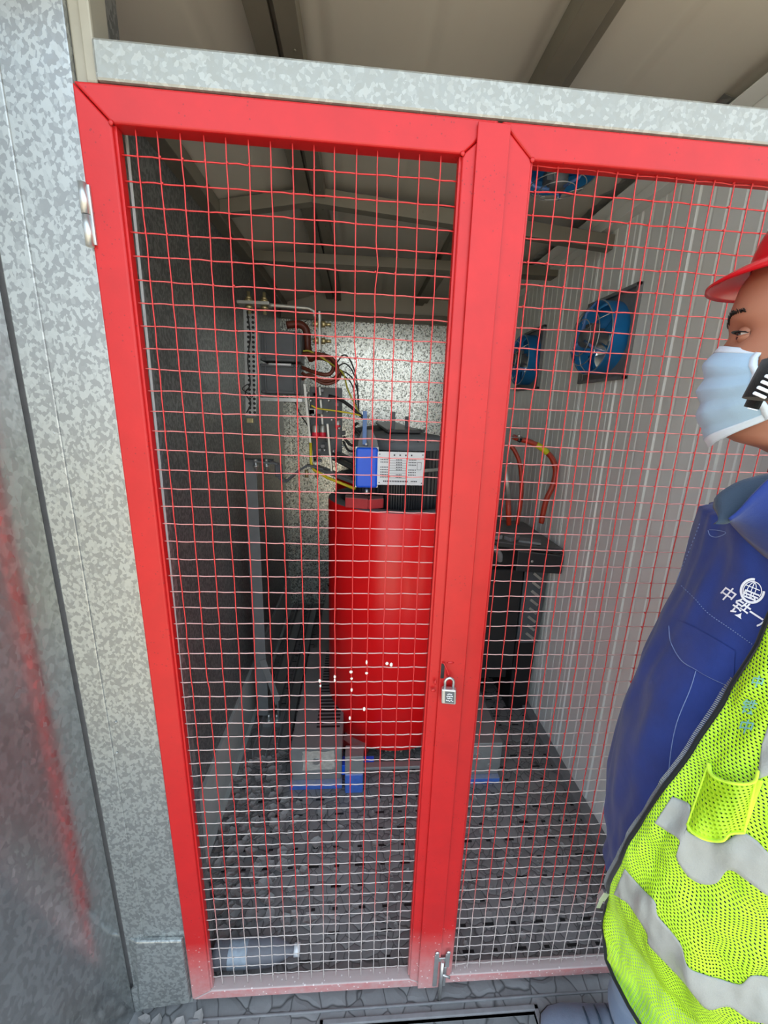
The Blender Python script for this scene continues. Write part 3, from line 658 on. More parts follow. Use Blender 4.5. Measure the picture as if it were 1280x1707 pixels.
q = MB(); a = P_(417, 701); q.obox((a.x, Y, a.z), .026, .02, .02); q.build('end_clip', 'brass', pf, bevel=.002)
# top copper bar with brass bolts
tb = empty('busbar', P_(430, 508, .98), 'flat aluminium busbar with two brass bolts on top of the perforated strut', 'busbar', 'busbars')
q = MB(); a = P_(399, 505, .98); b_ = P_(452, 510, .98); q.box(a.x, b_.x, .94, 1.0, a.z-.010, a.z+.002); c_ = P_(523, 507, 1.0)
q.tube([(a.x+.02, .985, a.z-.002), (b_.x, .985, a.z-.002), (c_.x-.02, 1.0, a.z-.004), (c_.x, 1.0, a.z-.014), (c_.x+.004, 1.0, a.z-.035)], .008, 8); q.build('bar', 'alu', tb, bevel=.002)
for u in (414, 440):
    a2 = P_(u, 497, .96); q = MB(); q.cyl((a2.x, .965, a.z), (a2.x, .965, a.z+.012), .015, n=6); q.cyl((a2.x, .965, a.z+.012), (a2.x, .965, a.z+.020), .011, n=6); q.cyl((a2.x, .965, a.z-.04), (a2.x, .965, a.z+.038), .0065, n=12); q.cyl((a2.x, .965, a.z-.022), (a2.x, .965, a.z-.012), .015, n=6); q.build('bolt', 'brass', tb)
tb2 = empty('busbar', P_(537, 590), 'upright bright busbar plate with four brass bolts high beside the cable bundle', 'busbar', 'busbars')
q = MB(); a = P_(529, 519); b_ = P_(536, 584); q.box(a.x+.004, a.x+.013, .99, 1.05, b_.z, a.z); q.build('bar', 'alu', tb2, bevel=.0015)
for v in (540, 568):
    for s in (-1, 1):
        c_ = P_(533, v, .98); q = MB(); q.cyl((c_.x+s*.006, .985, c_.z), (c_.x+s*.022, .985, c_.z), .013, n=6); q.cyl((c_.x+s*.022, .985, c_.z), (c_.x+s*(.045 if s > 0 else .028), .985, c_.z), .007, n=12); q.build('bolt', 'brass', tb2)
# current transformers : two dark grey boxes stacked
def ct(u0, v0, u1, v1, lab, bar=True):
    a = P_(u0, v0, .97); b_ = P_(u1, v1, .97); c = empty('current_transformer', ((a.x+b_.x)/2, 1.02, b_.z), lab, 'current transformer', 'stacked dark grey current transformers')
    q = MB(); q.box(a.x, b_.x, .975, 1.09, b_.z, a.z); q.build('housing', 'darkgrey', c, bevel=.004)
    q = MB(); w_ = b_.x-a.x; h_ = a.z-b_.z
    for x in (a.x, a.x+w_*.11, b_.x-w_*.17, b_.x-w_*.05): q.box(x, x+.006, .966, .978, b_.z+.002, a.z-.002)
    q.box(a.x, b_.x, .966, .978, a.z-.012, a.z-.002); q.box(a.x, b_.x, .966, .978, b_.z+.002, b_.z+.012); q.build('ribs', 'darkgrey', c, bevel=.0015)
    if bar:
        q = MB(); q.cyl((a.x+w_*.22, .968, a.z-.003), (b_.x-w_*.22, .968, a.z-.003), .0045, n=10); q.build('clear_window', 'white', c)
    return c
ct(432, 549, 502, 604, 'upper of two dark grey moulded current transformers beside the perforated strut', False)
ct(433, 605, 501, 658, 'lower dark grey moulded current transformer with a pale slot along its top edge')
a = P_(434, 662); b_ = P_(505, 671)
tag(MB().box(a.x, b_.x, .975, 1.05, b_.z, a.z).build('support_rail', 'zinc', bevel=.002), 'thin zinc rail under the lower current transformer', 'rail')
# vertical bus bars and insulators
def vbar(u0, v0, u1, v1, w_, y, m, lab, wd=.03):
    a = P_(u0, v0, y); b_ = P_(u1, v1, y); q = MB(); q.beam(a, b_, w_, wd, (0, 1, 0)); o = q.build('busbar', m, bevel=.0015)
    return tag(o, lab, 'busbar', 'busbars')
vbar(508, 640, 521, 770, .011, .98, 'alu', 'front upright aluminium busbar left of the red insulators')
vbar(533, 645, 539, 720, .010, 1.05, 'alu', 'short upright busbar behind the red insulators')
vbar(546, 706, 553, 786, .010, .97, 'alu', 'upright busbar just right of the red insulators')
vbar(562, 660, 566, 755, .010, 1.08, 'greytop', 'dull upright busbar furthest right in the terminal cluster')
yb_ = MB(); yb_.tube([P_(517.5, 738, .965), P_(518.5, 772, .965), P_(523, 783, .962), P_(545, 796, .94), P_(592, 815, .88)], .0062, 10)
tag(yb_.build('busbar', 'yellow'), 'yellow-sleeved busbar bending down towards the red winding', 'busbar', 'busbars')
yb_ = MB(); yb_.beam(P_(526, 778, .99), P_(600, 806, .90), .05, .014); tag(yb_.build('busbar', 'darkgrey', bevel=.003), 'dark flat bar beneath the yellow-sleeved busbar', 'busbar', 'busbars')
yb_ = MB(); yb_.beam(P_(560, 755, 1.02), P_(596, 772, .95), .05, .012); yb_.beam(P_(560, 765, 1.02), P_(596, 784, .95), .05, .008); tag(yb_.build('busbar', 'black', bevel=.003), 'pair of black straps running to the blue end box', 'busbar', 'busbars')
def insul(u, v, y, r, h, lab):
    a = P_(u, v, y); i_ = empty('post_insulator', a-Vector((0, 0, h)), lab, 'insulator', 'red banded insulators')
    q = MB(); q.lathe([(.001, h*.5), (r*.8, h*.5), (r*.85, h*.3), (r, h*.1), (r, -h*.3), (r*.6, -h*.5), (.001, -h*.5)], a, 20); q.build('red_band', 'redcap', i_)
    q = MB(); q.lathe([(r*.9, h*.25), (r*.92, h*1.0), (r*.5, h*1.2), (.001, h*1.2)], a, 20); q.build('grey_cap', 'alu', i_)
insul(526, 724, .975, .016, .034, 'left one of the two red banded insulators in front')
insul(538, 724, .99, .015, .034, 'right one of the two red banded insulators in front')
insul(563, 711, 1.02, .012, .024, 'small red insulator higher and further right')
hb = empty('busbar', P_(450, 775), 'black zigzag earth bar bolted to the top of the steel post', 'busbar', 'busbars')
q = MB(); pts = [P_(452, 770, .99), P_(464, 774, .99), P_(466, 795, .985), P_(477, 803, .98), P_(500, 783, .97), P_(514, 775, .965), P_(540, 782, .96)]
for i in range(len(pts)-1): q.beam(pts[i], pts[i+1], .035, .009)
q.build('bar', 'darkgrey', hb, bevel=.002)
q = MB(); a = P_(424, 768, .99); b_ = P_(455, 772, .99); q.beam(a, b_, .035, .008); q.build('bar', 'greytop', hb, bevel=.002)
for u in (426, 444): 
    c_ = P_(u, 767, .98); q = MB(); q.ball((c_.x, c_.y, c_.z), .009, .009, .006, 10); q.cyl((c_.x, c_.y, c_.z-.045), (c_.x, c_.y, c_.z), .006, n=10); q.cyl((c_.x, c_.y, c_.z-.03), (c_.x, c_.y, c_.z-.02), .012, n=6); q.build('bolt', 'zinc', hb)
for u in (511, 528): 
    c_ = P_(u, 785, .96); q = MB(); q.cyl((c_.x, c_.y, c_.z-.028), (c_.x, c_.y, c_.z+.004), .008, n=8); q.build('bolt', 'brass', hb)
# little bolts/nuts on the cluster
cl = empty('terminal_block', P_(540, 700), 'cluttered grey terminal block with silver screws amid the upright busbars', 'terminal block')
q = MB(); a = P_(516, 645, 1.06); b_ = P_(570, 760, 1.06); q.box(a.x, b_.x, 1.06, 1.08, b_.z, a.z)
q.build('backing_plate', 'greytop', cl, bevel=.003)
q = MB(); rr = random.Random(4)
for i in range(22):
    u = rr.uniform(520, 572); v = rr.uniform(650, 775); c_ = P_(u, v, 1.02); s = rr.uniform(.008, .018); q = MB(); q.obox(c_, s*1.6, .03, s*1.4, Matrix.Rotation(rr.uniform(-.2, .2), 3, 'Y')); q.build('connector', rr.choice(['darkgrey', 'black', 'rim', 'alu']), cl, bevel=.0015)
for u, v in ((522, 692), (545, 686), (548, 668), (556, 752), (541, 750), (531, 760), (512, 655), (565, 714), (571, 744), (518, 668), (553, 700)):
    c_ = P_(u, v, .985); q = MB(); q.cyl((c_.x, .975, c_.z), (c_.x, 1.02, c_.z), .006, n=6); q.ball((c_.x, .975, c_.z), .006, .004, .006, 8); q.build('screw', 'zinc', cl)
# red rounded moulding behind the CTs, cables
q = MB(); q.tube(spline([P_(478, 542, 1.1), P_(500, 541, 1.1), P_(511, 552, 1.1), P_(513, 580, 1.1), P_(520, 600, 1.08)], 6), .016, 12); tag(q.build('cable', 'brown'), 'thick dark red-brown cable rising beside the grey current transformers', 'cable', 'terminal cables')
def cable(pts, r, m, lab, y=None, n=7):
    q = MB(); q.tube(spline([P_(*p) for p in pts], n), r, 8); return tag(q.build('cable', m), lab, 'cable', 'terminal cables')
cable([(500, 590, 1.02), (530, 590, 1.0), (552, 597, .99), (562, 612, .98), (560, 628, .98), (540, 636, .99), (515, 625, 1.0), (504, 632, 1.02)], .008, 'brown', 'brown cable looped in a coil, outermost turn')
cable([(502, 612, 1.03), (528, 622, 1.0), (548, 624, .99), (556, 612, 1.0), (545, 600, 1.0), (525, 596, 1.02)], .008, 'brown', 'brown cable looped in a coil, inner turn')
cable([(503, 622, 1.0), (520, 630, .985), (542, 640, .98), (562, 634, .985), (570, 618, 1.0)], .006, 'brown', 'lowest brown cable sagging under the coil')
cable([(533, 594, 1.0), (548, 600, 1.0), (558, 608, 1.0), (562, 630, 1.0)], .005, 'copper', 'orange-brown flat lead at the right of the coil')
cable([(505, 585, 1.0), (520, 587, 1.0), (560, 612, .99), (573, 625, .98), (580, 650, .975), (600, 692, .97)], .0035, 'ygreen', 'yellow-green wire falling from the coil to the blue bar')
cable([(519, 676, .95), (530, 681, .95), (560, 685, .95), (590, 690, .96), (604, 694, .965)], .0032, 'yellow', 'bright yellow wire running level to the blue bar')
cable([(562, 604, 1.0), (572, 592, 1.0), (582, 598, 1.0), (592, 622, .99), (596, 650, .98), (597, 692, .97)], .003, 'blackrub', 'thin black wire arching highest over the back wall')
cable([(564, 610, 1.0), (575, 606, 1.0), (586, 616, 1.0), (592, 630, .99)], .0028, 'blackrub', 'short black wire under the highest arch')
cable([(564, 617, 1.0), (578, 622, 1.0), (590, 635, .99), (597, 660, .98), (598, 690, .97)], .0028, 'blackrub', 'thin black wire of the middle arch')
cable([(566, 622, 1.0), (580, 632, 1.0), (588, 645, .99), (592, 665, .98), (596, 690, .97)], .0028, 'blackrub', 'thin black wire of the lowest arch')
cable([(548, 660, 1.0), (565, 665, .99), (582, 676, .98), (598, 690, .97), (606, 697, .965)], .007, 'blackrub', 'thick black cable slanting down to the blue bar')
cable([(490, 665, 1.02), (500, 690, 1.02), (508, 702, 1.0), (514, 712, .99)], .0025, 'blackrub', 'thin black wire left of the front upright busbar')
cable([(572, 728, 1.0), (585, 742, 1.0), (598, 738, .98), (600, 725, .97), (590, 712, .98), (596, 705, .97)], .006, 'blackrub', 'short black cable curled left of the blue end box')
cable([(572, 735, 1.0), (580, 750, 1.0), (592, 752, .98), (598, 744, .97)], .005, 'blackrub', 'small black cable knot above the black straps')
# ============================================================ RIGHT SIDE EQUIPMENT
sw = empty('contactor_unit', (1.15, 1.15, ZF), 'dark contactor unit with black top plate and slatted side panel at the right wall', 'switchgear')
q = MB(); q.hexa([(.90, .985, .935), (1.335, .925, .905), (1.335, .925, .93), (.90, .985, .96)], [(.90, 1.40, .935), (1.335, 1.40, .905), (1.335, 1.40, .93), (.90, 1.40, .96)]); q.hexa([(1.12, .93, .82), (1.335, .92, .81), (1.335, .92, .90), (1.12, .93, .92)], [(1.12, .95, .82), (1.335, .94, .81), (1.335, .94, .90), (1.12, .95, .92)]); q.build('top_plate', 'black', sw, bevel=.004)
q = MB(); q.box(.93, 1.18, 1.04, 1.42, .17, .93); q.box(1.02, 1.19, 1.00, 1.04, .25, .80); q.box(1.22, 1.33, 1.06, 1.40, ZF, .86); q.build('housing', 'blackrub', sw, bevel=.006)
q = MB(); q.box(1.205, 1.222, 1.02, 1.05, .40, .86); q.box(1.222, 1.325, 1.035, 1.045, .38, .87); q.build('side_panel', 'darkgrey', sw, bevel=.002)
for i in range(9):
    z = .80-i*.047; q = MB(); q.obox((1.275, 1.030, z), .052, .008, .013, Matrix.Rotation(math.radians(38), 3, 'Y')); q.build('slat', 'alu', sw, bevel=.001)
for z in (.66, .60, .54): MB().ball((.985, 1.0, z), .022, .035, .018, 12).build('terminal_knob', 'alu', sw)
q = MB(); q.obox((1.0, 1.0, .965), .12, .05, .02, Matrix.Rotation(.3, 3, 'Z')); q.obox((1.2, 1.0, .945), .10, .06, .012, Matrix.Rotation(-.4, 3, 'Z')); q.obox((1.12, 1.02, .955), .07, .04, .02, Matrix.Rotation(.6, 3, 'Z')); q.tube(spline([(.93, .97, .93), (.99, .95, .94), (1.04, .95, .90), (1.05, .96, .86)], 6), .013, 8); q.build('dusty_clamp', 'rim', sw, bevel=.002)
for x, z in ((1.19, .87), (1.28, .86), (1.24, .85), (1.31, .89)): MB().ball((x, .928, z), .007, .004, .007, 8).build('screw', 'alu', sw)
hc = empty('cable', P_(905, 760, 1.08), 'thick orange-red cable arching with a band of yellow tape', 'cable', 'orange-red high voltage cables')
q = MB(); big = spline([P_(855, 728, 1.10), P_(866, 732, 1.10), P_(884, 737, 1.09), P_(903, 747, 1.08), P_(920, 764, 1.07), P_(926, 785, 1.06), P_(921, 810, 1.05), P_(910, 835, 1.05), P_(902, 872, 1.05)], 8)
q.tube(big, .0125, 14); q.build('sheath', 'orange', hc)
q = MB(); q.tube(big[20:29], .0142, 14); q.build('yellow_tape', 'ygtape', hc)
q = MB(); q.tube([P_(868, 733, 1.10), P_(855, 728, 1.10)], [.015, .008], 10); q.build('lug', 'blackrub', hc)
q = MB(); q.tube(spline([P_(850, 742, 1.18), P_(858, 752, 1.17), P_(866, 772, 1.16), P_(869, 800, 1.15), P_(868, 835, 1.14), P_(862, 874, 1.14)], 8), .010, 12); tag(q.build('cable', 'orange'), 'thinner orange-red cable behind, left of the arching one', 'cable', 'orange-red high voltage cables')
hc = empty('cable', P_(846, 820, 1.05), 'short upright orange-red cable with a grey upper sleeve', 'cable', 'orange-red high voltage cables')
q = MB(); q.tube([P_(847, 832, 1.05), P_(848, 875, 1.05)], .0125, 12); q.build('sheath', 'orange', hc)
q = MB(); q.tube([P_(843, 778, 1.05), P_(847, 832, 1.05)], [.009, .0135], 12); q.build('sleeve', 'alu', hc)
q = MB(); a, b_, c_ = P_(846, 772, 1.08), P_(851, 729, 1.08), P_(874, 730, 1.08); q.tube([a, b_, c_], .003, 6); q.ball(P_(865, 727, 1.08), .008, .008, .010, 10); q.ball(P_(851, 772, 1.08), .010, .008, .009, 8); q.tube([P_(866, 718, 1.08), P_(865, 735, 1.08)], .0025, 6)
tag(q.build('support_bracket', 'zinc'), 'thin zinc bracket with two bolts above the short orange-red cable', 'bracket')
# ============================================================ FANS
def make_fan(label, louver=True):
    f = empty('exhaust_fan', (0, 0, 0), label, 'fan', 'blue exhaust fans')
    # local: axis +x into the room is -x ; plate in yz plane at x=0
    S = .158; R0 = .128
    q = MB(); n = 48
    sq = []; ci = []
    for k in range(n):
        a = 2*math.pi*k/n+math.pi/4; ca, sa = math.cos(a), math.sin(a); m_ = max(abs(ca), abs(sa)); sq.append((ca/m_*S, sa/m_*S)); ci.append((ca*R0, sa*R0))
    q.grid([[(0, y, z) for y, z in ci], [(0, y, z) for y, z in sq], [(.012, y, z) for y, z in sq], [(.012, y, z) for y, z in ci]], 0, False, True)
    q.box(-.014, 0, -S, -S+.012, -S, S); q.box(-.014, 0, S-.012, S, -S, S); q.box(-.014, 0, -S, S, -S, -S+.012); q.box(-.014, 0, -S, S, S-.012, S)
    q.build('mounting_plate', 'rim', f, bevel=.0015)
    q = MB(); q.lathe([(R0+.003, .02), (R0+.003, -.06), (R0+.006, -.063), (R0-.002, -.063), (R0-.001, .02)], (0, 0, 0), 56, axis='x'); q.build('shroud', 'fanblue', f, fix=False)
    q = MB(); q.lathe([(.001, -.105), (.030, -.103), (.036, -.09), (.036, -.02), (.030, -.012), (.001, -.012)], (0, 0, 0), 28, axis='x'); q.box(-.085, -.05, -.02, .02, .03, .05); q.build('motor', 'darkgrey', f)
    for k in range(5):
        a0 = 2*math.pi*k/5+.3; P = []
        for r in (.03, .06, .09, .120):
            wd = .35+.25*(r-.03)/.09; tw = .030-.016*(r-.03)/.09
            P.append([(-.018+tw*(s-.5)*2*.7, r*math.cos(a0+(s-.5)*wd*1.7), r*math.sin(a0+(s-.5)*wd*1.7)) for s in (0, .25, .5, .75, 1)])
        q = MB(); q.grid(P); q.build('blade', 'fanblue', f, solid=.002, fix=False)
    q = MB()
    for k in range(3):
        a0 = math.pi/2+2*math.pi*k/3; q.tube([(-.066, R0*math.cos(a0), R0*math.sin(a0)), (-.10, .085*math.cos(a0), .085*math.sin(a0)), (-.105, .03*math.cos(a0), .03*math.sin(a0))], .005, 8)
    q.build('motor_arm', 'blue_rod', f)
    q = MB()
    for r, x in ((R0+.004, -.066), (.10, -.095), (.065, -.108)):
        q.tube([(x, r*math.cos(2*math.pi*k/40), r*math.sin(2*math.pi*k/40)) for k in range(41)], .0018, 6, cap=False)
    for k in range(6):
        a0 = 2*math.pi*k/6+.5; q.tube([(-.064, (R0+.004)*math.cos(a0), (R0+.004)*math.sin(a0)), (-.095, .10*math.cos(a0), .10*math.sin(a0)), (-.108, .05*math.cos(a0), .05*math.sin(a0))], .0018, 6)
    q.build('wire_guard', 'zinc', f)
    if louver:
        for k in range(6):
            z = -.115+k*.046; q = MB(); q.obox((.035, 0, z), .002, .26, .05, Matrix.Rotation(math.radians(-28), 3, 'Y')); q.build('louver_slat', 'alu', f)
    return f
f1 = make_fan('nearer of the two blue exhaust fans set in the pale right wall'); f2 = copy_tree(f1, (0, 0, 0)); f1.location = (XR-.002, .852, 1.818); f2.location = (XR-.002, 1.575, 1.818); f2['label'] = 'farther blue exhaust fan in the right wall, close to the red post'
f3 = copy_tree(f1, (0, 0, 0)); f3['label'] = 'small blue fan fixed under the roof behind the right door top rail'
f3.location = (.965, .60, 2.262); f3.rotation_euler = (0, math.radians(-90), 0); f3.scale = (.8, .8, .8)
# ============================================================ LOOSE DRIED MUD
def flakes(n, fn, seed, zf, smin, smax, lab):
    rr = random.Random(seed); q = MB()
    for i in range(n):
        x, y = fn(rr); s = rr.uniform(smin, smax); k = rr.choice((5, 6, 7)); a0 = rr.uniform(0, 6)
        ax = Matrix.Rotation(rr.uniform(-.35, .35), 3, 'X') @ Matrix.Rotation(rr.uniform(-.35, .35), 3, 'Y')
        c = Vector((x, y, zf+s*.22)); cur = rr.uniform(.1, .45); rad = [s*rr.uniform(.7, 1.1) for _ in range(k)]
        rows = []
        for rr_ in (.02, .5, 1):
            rows.append([c+ax @ Vector((rad[j]*rr_*math.cos(a0+2*math.pi*j/k), rad[j]*rr_*math.sin(a0+2*math.pi*j/k), cur*s*rr_*rr_)) for j in range(k)])
        low = [[p-Vector((0, 0, .0022)) for p in r] for r in rows]
        q.grid(rows+[low[2]]+[low[0]], 0, False, True)
    return tag(q.build('mud_flakes', 'flake', fix=True), lab, 'dried mud', kind='stuff')
def f_in(r):
    while True:
        x = r.uniform(-.12, .34); y = r.uniform(.13, .80)
        if r.random() < math.exp(-((x+.12)/.22)**2*.8) and not (y > .58 and x > .07): return x, y
flakes(330, f_in, 2, ZF, .008, .026, 'curled grey mud flakes littering the floor along the left side')
flakes(120, lambda r: (r.uniform(.36, 1.28), r.uniform(.08, .58)), 8, ZF, .004, .013, 'small scattered mud flakes across the middle of the inner floor')
flakes(26, lambda r: (r.uniform(-.19, .0), r.uniform(-.10, -.03)), 5, -.062, .010, .024, 'curled mud flakes on the deck below the left post')
# ============================================================ PERSON
per = empty('person', (1.06, -.30, -.062), 'man in red helmet, pale mask, navy jacket and yellow vest, looking through the mesh door', 'person')
TA = math.radians(-15); TF = Vector((-math.cos(TA), -math.sin(TA), 0)); TL = Vector((math.sin(TA), -math.cos(TA), 0)); CY = -.27
RING = [(.70, .9937, .130, .180), (.78, .9773, .135, .183), (.86, .9764, .142, .186), (.94, .9834, .146, .190), (1.02, .9843, .142, .190), (1.10, .9886, .135, .190), (1.18, 1.006, .128, .190), (1.26, 1.0187, .122, .190), (1.33, 1.0178, .115, .182), (1.385, 1.0017, .105, .150)]
def ring_pt(z, t, off=0.0):
    cx, A, B = tab(RING, z); return Vector((cx, CY, z))+TF*((A+off)*math.cos(t))+TL*((B+off)*math.sin(t))
# ---- jacket
def fold(z, t): 
    return .010*noise.noise(Vector((math.cos(t)*2.2, math.sin(t)*2.2, z*5.5)))+.007*noise.noise(Vector((math.cos(t)*6+3, math.sin(t)*6, z*9)))+.006*math.sin(z*26+t*3)*noise.noise(Vector((t, z*4, 2)))
NT = 144; q = MB(); rows = []
for i in range(70):
    z = .66+(1.388-.66)*i/69; rows.append([ring_pt(z, 2*math.pi*k/NT, fold(z, 2*math.pi*k/NT)) for k in range(NT)])
top = rows[-1]; nc = Vector((.985, -.30, 1.40))
rows.append([p.lerp(nc, .06)+Vector((0, 0, .004)) for p in top])
rows.append([p.lerp(nc, .30)+Vector((0, 0, .008)) for p in top])
rows.append([p.lerp(nc, .48)+Vector((0, 0, .010)) for p in top])
q.grid(rows, 0, True, True)
jk = q.build('jacket', 'navy', per, fix=False)
for s, pts in ((-1, [(1.06, -.125, 1.330), (1.13, -.10, 1.22), (1.19, -.105, 1.08), (1.215, -.16, 1.0), (1.215, -.235, .92)]), (1, [(.985, -.405, 1.330), (1.07, -.455, 1.22), (1.17, -.44, 1.08), (1.21, -.38, 1.0), (1.215, -.30, .92)])):
    q = MB(); sp = spline(pts, 8); q.tube(sp, [lerp(.064, .042, i/(len(sp)-1)) for i in range(len(sp))], 20); q.build('sleeve', 'navy', jk)
jb = BVHTree.FromPolygons([tuple(p) for r in rows for p in r], [(i*NT+k, i*NT+(k+1) % NT, (i+1)*NT+(k+1) % NT, (i+1)*NT+k) for i in range(len(rows)-1) for k in range(NT)])
def hit(bvh, u, v, off=.001):
    d = ray(u, v).normalized(); h = bvh.ray_cast(CAM, d)
    if h[0] is None: return None
    return h[0]-d*off
def pl_resample(P, n):
    P = [Vector((a, b)) for a, b in P]; ls = [0]
    for a, b in zip(P, P[1:]): ls.append(ls[-1]+(b-a).length)
    out = []
    for i in range(n):
        t = ls[-1]*i/(n-1); k = 0
        while k < len(ls)-2 and ls[k+1] < t: k += 1
        out.append(P[k].lerp(P[k+1], (t-ls[k])/max(1e-9, ls[k+1]-ls[k])))
    return out
def smooth_pl(P, n=6): return [(p.x, p.y) for p in spline([(a, b, 0) for a, b in P], n)]
def line_on(mb, bvh, P, r, off=.001, dash=False, n=60):
    pts = [hit(bvh, p.x, p.y, off) for p in pl_resample(smooth_pl(P), n)]
    pts = [p for p in pts if p]
    if dash:
        for a, b in zip(pts[::2], pts[1::2]): mb.tube([a, a.lerp(b, .8)], r, 5)
    elif len(pts) > 2: mb.tube(pts, r, 6)
q = MB()
line_on(q, jb, [(1135, 976), (1158, 998), (1180, 1022), (1220, 1050), (1262, 1080)], .0007, dash=True, n=70)
line_on(q, jb, [(1115, 1043), (1118, 1070), (1135, 1100), (1158, 1115), (1185, 1130), (1222, 1147)], .0010, n=70)
line_on(q, jb, [(1160, 1118), (1150, 1150), (1128, 1205), (1117, 1262), (1112, 1335)], .0006, n=70)
line_on(q, jb, [(1166, 873), (1154, 905), (1135, 950), (1122, 985)], .0007, dash=True, n=40)
line_on(q, jb, [(1180, 884), (1184, 893), (1196, 895), (1210, 888), (1196, 884), (1182, 883)], .0006, n=30)
q.build('stitching', 'stitch', jk)
def band_px(top, bot, bvh, off, n=60, m=8, bulge=0):
    T = pl_resample(smooth_pl(top), n); B = pl_resample(smooth_pl(bot), n); P = []
    for j in range(m+1):
        r = []
        for i in range(n):
            p = T[i].lerp(B[i], j/m); h = hit(bvh, p.x, p.y, off+bulge*math.sin(math.pi*i/(n-1)))
            r.append(h if h else (r[-1] if r else Vector((1.1, -.45, 1))))
        P.append(r)
    return P
q = MB(); q.grid(band_px([(1115, 1043), (1130, 1035), (1165, 1050), (1225, 1085)], [(1118, 1070), (1140, 1104), (1180, 1128), (1222, 1147)], jb, .0022, 40, 14)); q.build('pocket_flap', 'navy', jk, fix=False)
# embroidery : ring emblem with globe lines and the characters beside it
q = MB()
def emb_px(lx, ly, cx, cy, s, ang): 
    c, si = math.cos(ang), math.sin(ang); return (cx+s*(lx*c-ly*si), cy+s*(lx*si+ly*c))
def stroke(P, wpx, cx, cy, s, ang, close=False):
    P2 = [emb_px(a, b, cx, cy, s, ang) for a, b in P]; V = [Vector((a, b)) for a, b in P2]; n = len(V); top = []; bot = []
    for i in range(n):
        d = (V[min(i+1, n-1)]-V[max(i-1, 0)])
        if d.length < 1e-6: d = Vector((1, 0))
        d.normalize(); nn = Vector((-d.y, d.x))*wpx/2; top.append(V[i]+nn); bot.append(V[i]-nn)
    rows_ = []
    for r in (top, bot):
        rr_ = [hit(jb, p.x, p.y, .0018) for p in r]
        if any(x is None for x in rr_): return
        rows_.append(rr_)
    q.grid(rows_, 0, False)
EC = (1254, 985, 19, math.radians(22))
stroke([(math.cos(a), 1.02*math.sin(a)) for a in [math.radians(-100-k*8) for k in range(36)]], 4.2, *EC)
stroke([(math.cos(a)*.80, .82*math.sin(a)) for a in [math.radians(20-k*8) for k in range(32)]], 1.5, *EC)
stroke([(-.10+.36*math.cos(a), .72*math.sin(a)) for a in [math.radians(k*12) for k in range(31)]], 1.4, *EC)
stroke([(-.8, -.28), (.6, -.28)], 1.5, *EC); stroke([(-.1, -.75), (-.1, .1)], 1.5, *EC)
stroke([(-.62, .15), (.72, .15)], 2.6, *EC); stroke([(-.62, .42), (.72, .42)], 2.6, *EC); stroke([(-.5, .68), (.5, .68)], 2.6, *EC); stroke([(.0, .15), (.0, .68)], 2.2, *EC); stroke([(-.58, .15), (-.58, .68)], 2.4, *EC); stroke([(.35, .4), (.62, .9)], 3.0, *EC)
q.build('embroidered_emblem', 'emb', jk, fix=False)
def text_on(bvh, s, cx, cy, size, ang, name, m, parent, off=.0016, shear=0, align='CENTER'):
    cu = bpy.data.curves.new('txt', 'FONT'); cu.body = s; cu.size = 1; cu.align_x = align; cu.align_y = 'CENTER'; cu.resolution_u = 3; cu.offset = .012
    to = bpy.data.objects.new('txt', cu); C.objects.link(to); bpy.context.view_layer.update()
    me = bpy.data.meshes.new_from_object(to.evaluated_get(bpy.context.evaluated_depsgraph_get()))
    bpy.data.objects.remove(to)
    bm = bmesh.new(); bm.from_mesh(me); bmesh.ops.triangulate(bm, faces=bm.faces)
    bmesh.ops.subdivide_edges(bm, edges=[e for e in bm.edges if e.calc_length() > .15], cuts=1)
    ca, sa = math.cos(ang), math.sin(ang); bad = []
    for v in bm.verts:
        lx, ly = v.co.x*size, -v.co.y*size; lx += ly*shear
        h = hit(bvh, cx+lx*ca-ly*sa, cy+lx*sa+ly*ca, off)
        if h is None: bad.append(v)
        else: v.co = h
    bmesh.ops.delete(bm, geom=bad, context='VERTS')
    me2 = bpy.data.meshes.new(name); bm.to_mesh(me2); bm.free(); o = bpy.data.objects.new(name, me2); C.objects.link(o); me2.materials.append(M[m]); o.parent = parent; o.matrix_parent_inverse = Matrix.Translation(-parent.location)
    return o
for chs, cx, cy, sz in (('中', 1212, 992, 27), ('铁', 1233, 1016, 31), ('一', 1259, 1028, 28), ('局', 1280, 1043, 31)):
    text_on(jb, chs, cx, cy, sz, math.radians(33), 'embroidered_characters', 'emb', jk, shear=-.15)
# ---- neck rings, collars
NC = Vector((.992, -.320, 0))
def nring(z, rf, rl, t, sh=0): return Vector((NC.x, NC.y, z))+TF*((rf)*math.cos(t)+sh)+TL*(rl*math.sin(t))
q = MB(); n = 72
q.grid([[nring(z, r, r*.98, 2*math.pi*k/n, s) for k in range(n)] for z, r, s in ((1.385, .080, .004), (1.40, .079, .004), (1.425, .075, .002), (1.44, .071, 0), (1.436, .066, 0), (1.38, .066, 0))], 0, True, True)
q.build('knit_collar', 'navy_dark', jk, fix=False)
q = MB(); P = []
for j in range(7):
    row = []
    for k in range(61):
        t = math.radians(75+k*(205)/60) ; fr = math.cos(t)
        w_ = max(0, fr)**1.5
        s_ = j/6
        z = 1.452-.052*s_-.055*s_*w_-.01*max(0, fr); r = .082+.020*s_+.048*s_*w_+.012*max(0, fr)
        row.append(nring(z, r, r, t, .004))
    P.append(row)
q.grid(P)
TT = pl_resample(smooth_pl([(1191, 846), (1196, 826), (1226, 806), (1262, 795), (1330, 780)]), 24); BB = pl_resample(smooth_pl([(1190, 874), (1212, 872), (1236, 856), (1262, 828), (1330, 790)]), 24)
qk = MB(); P = []
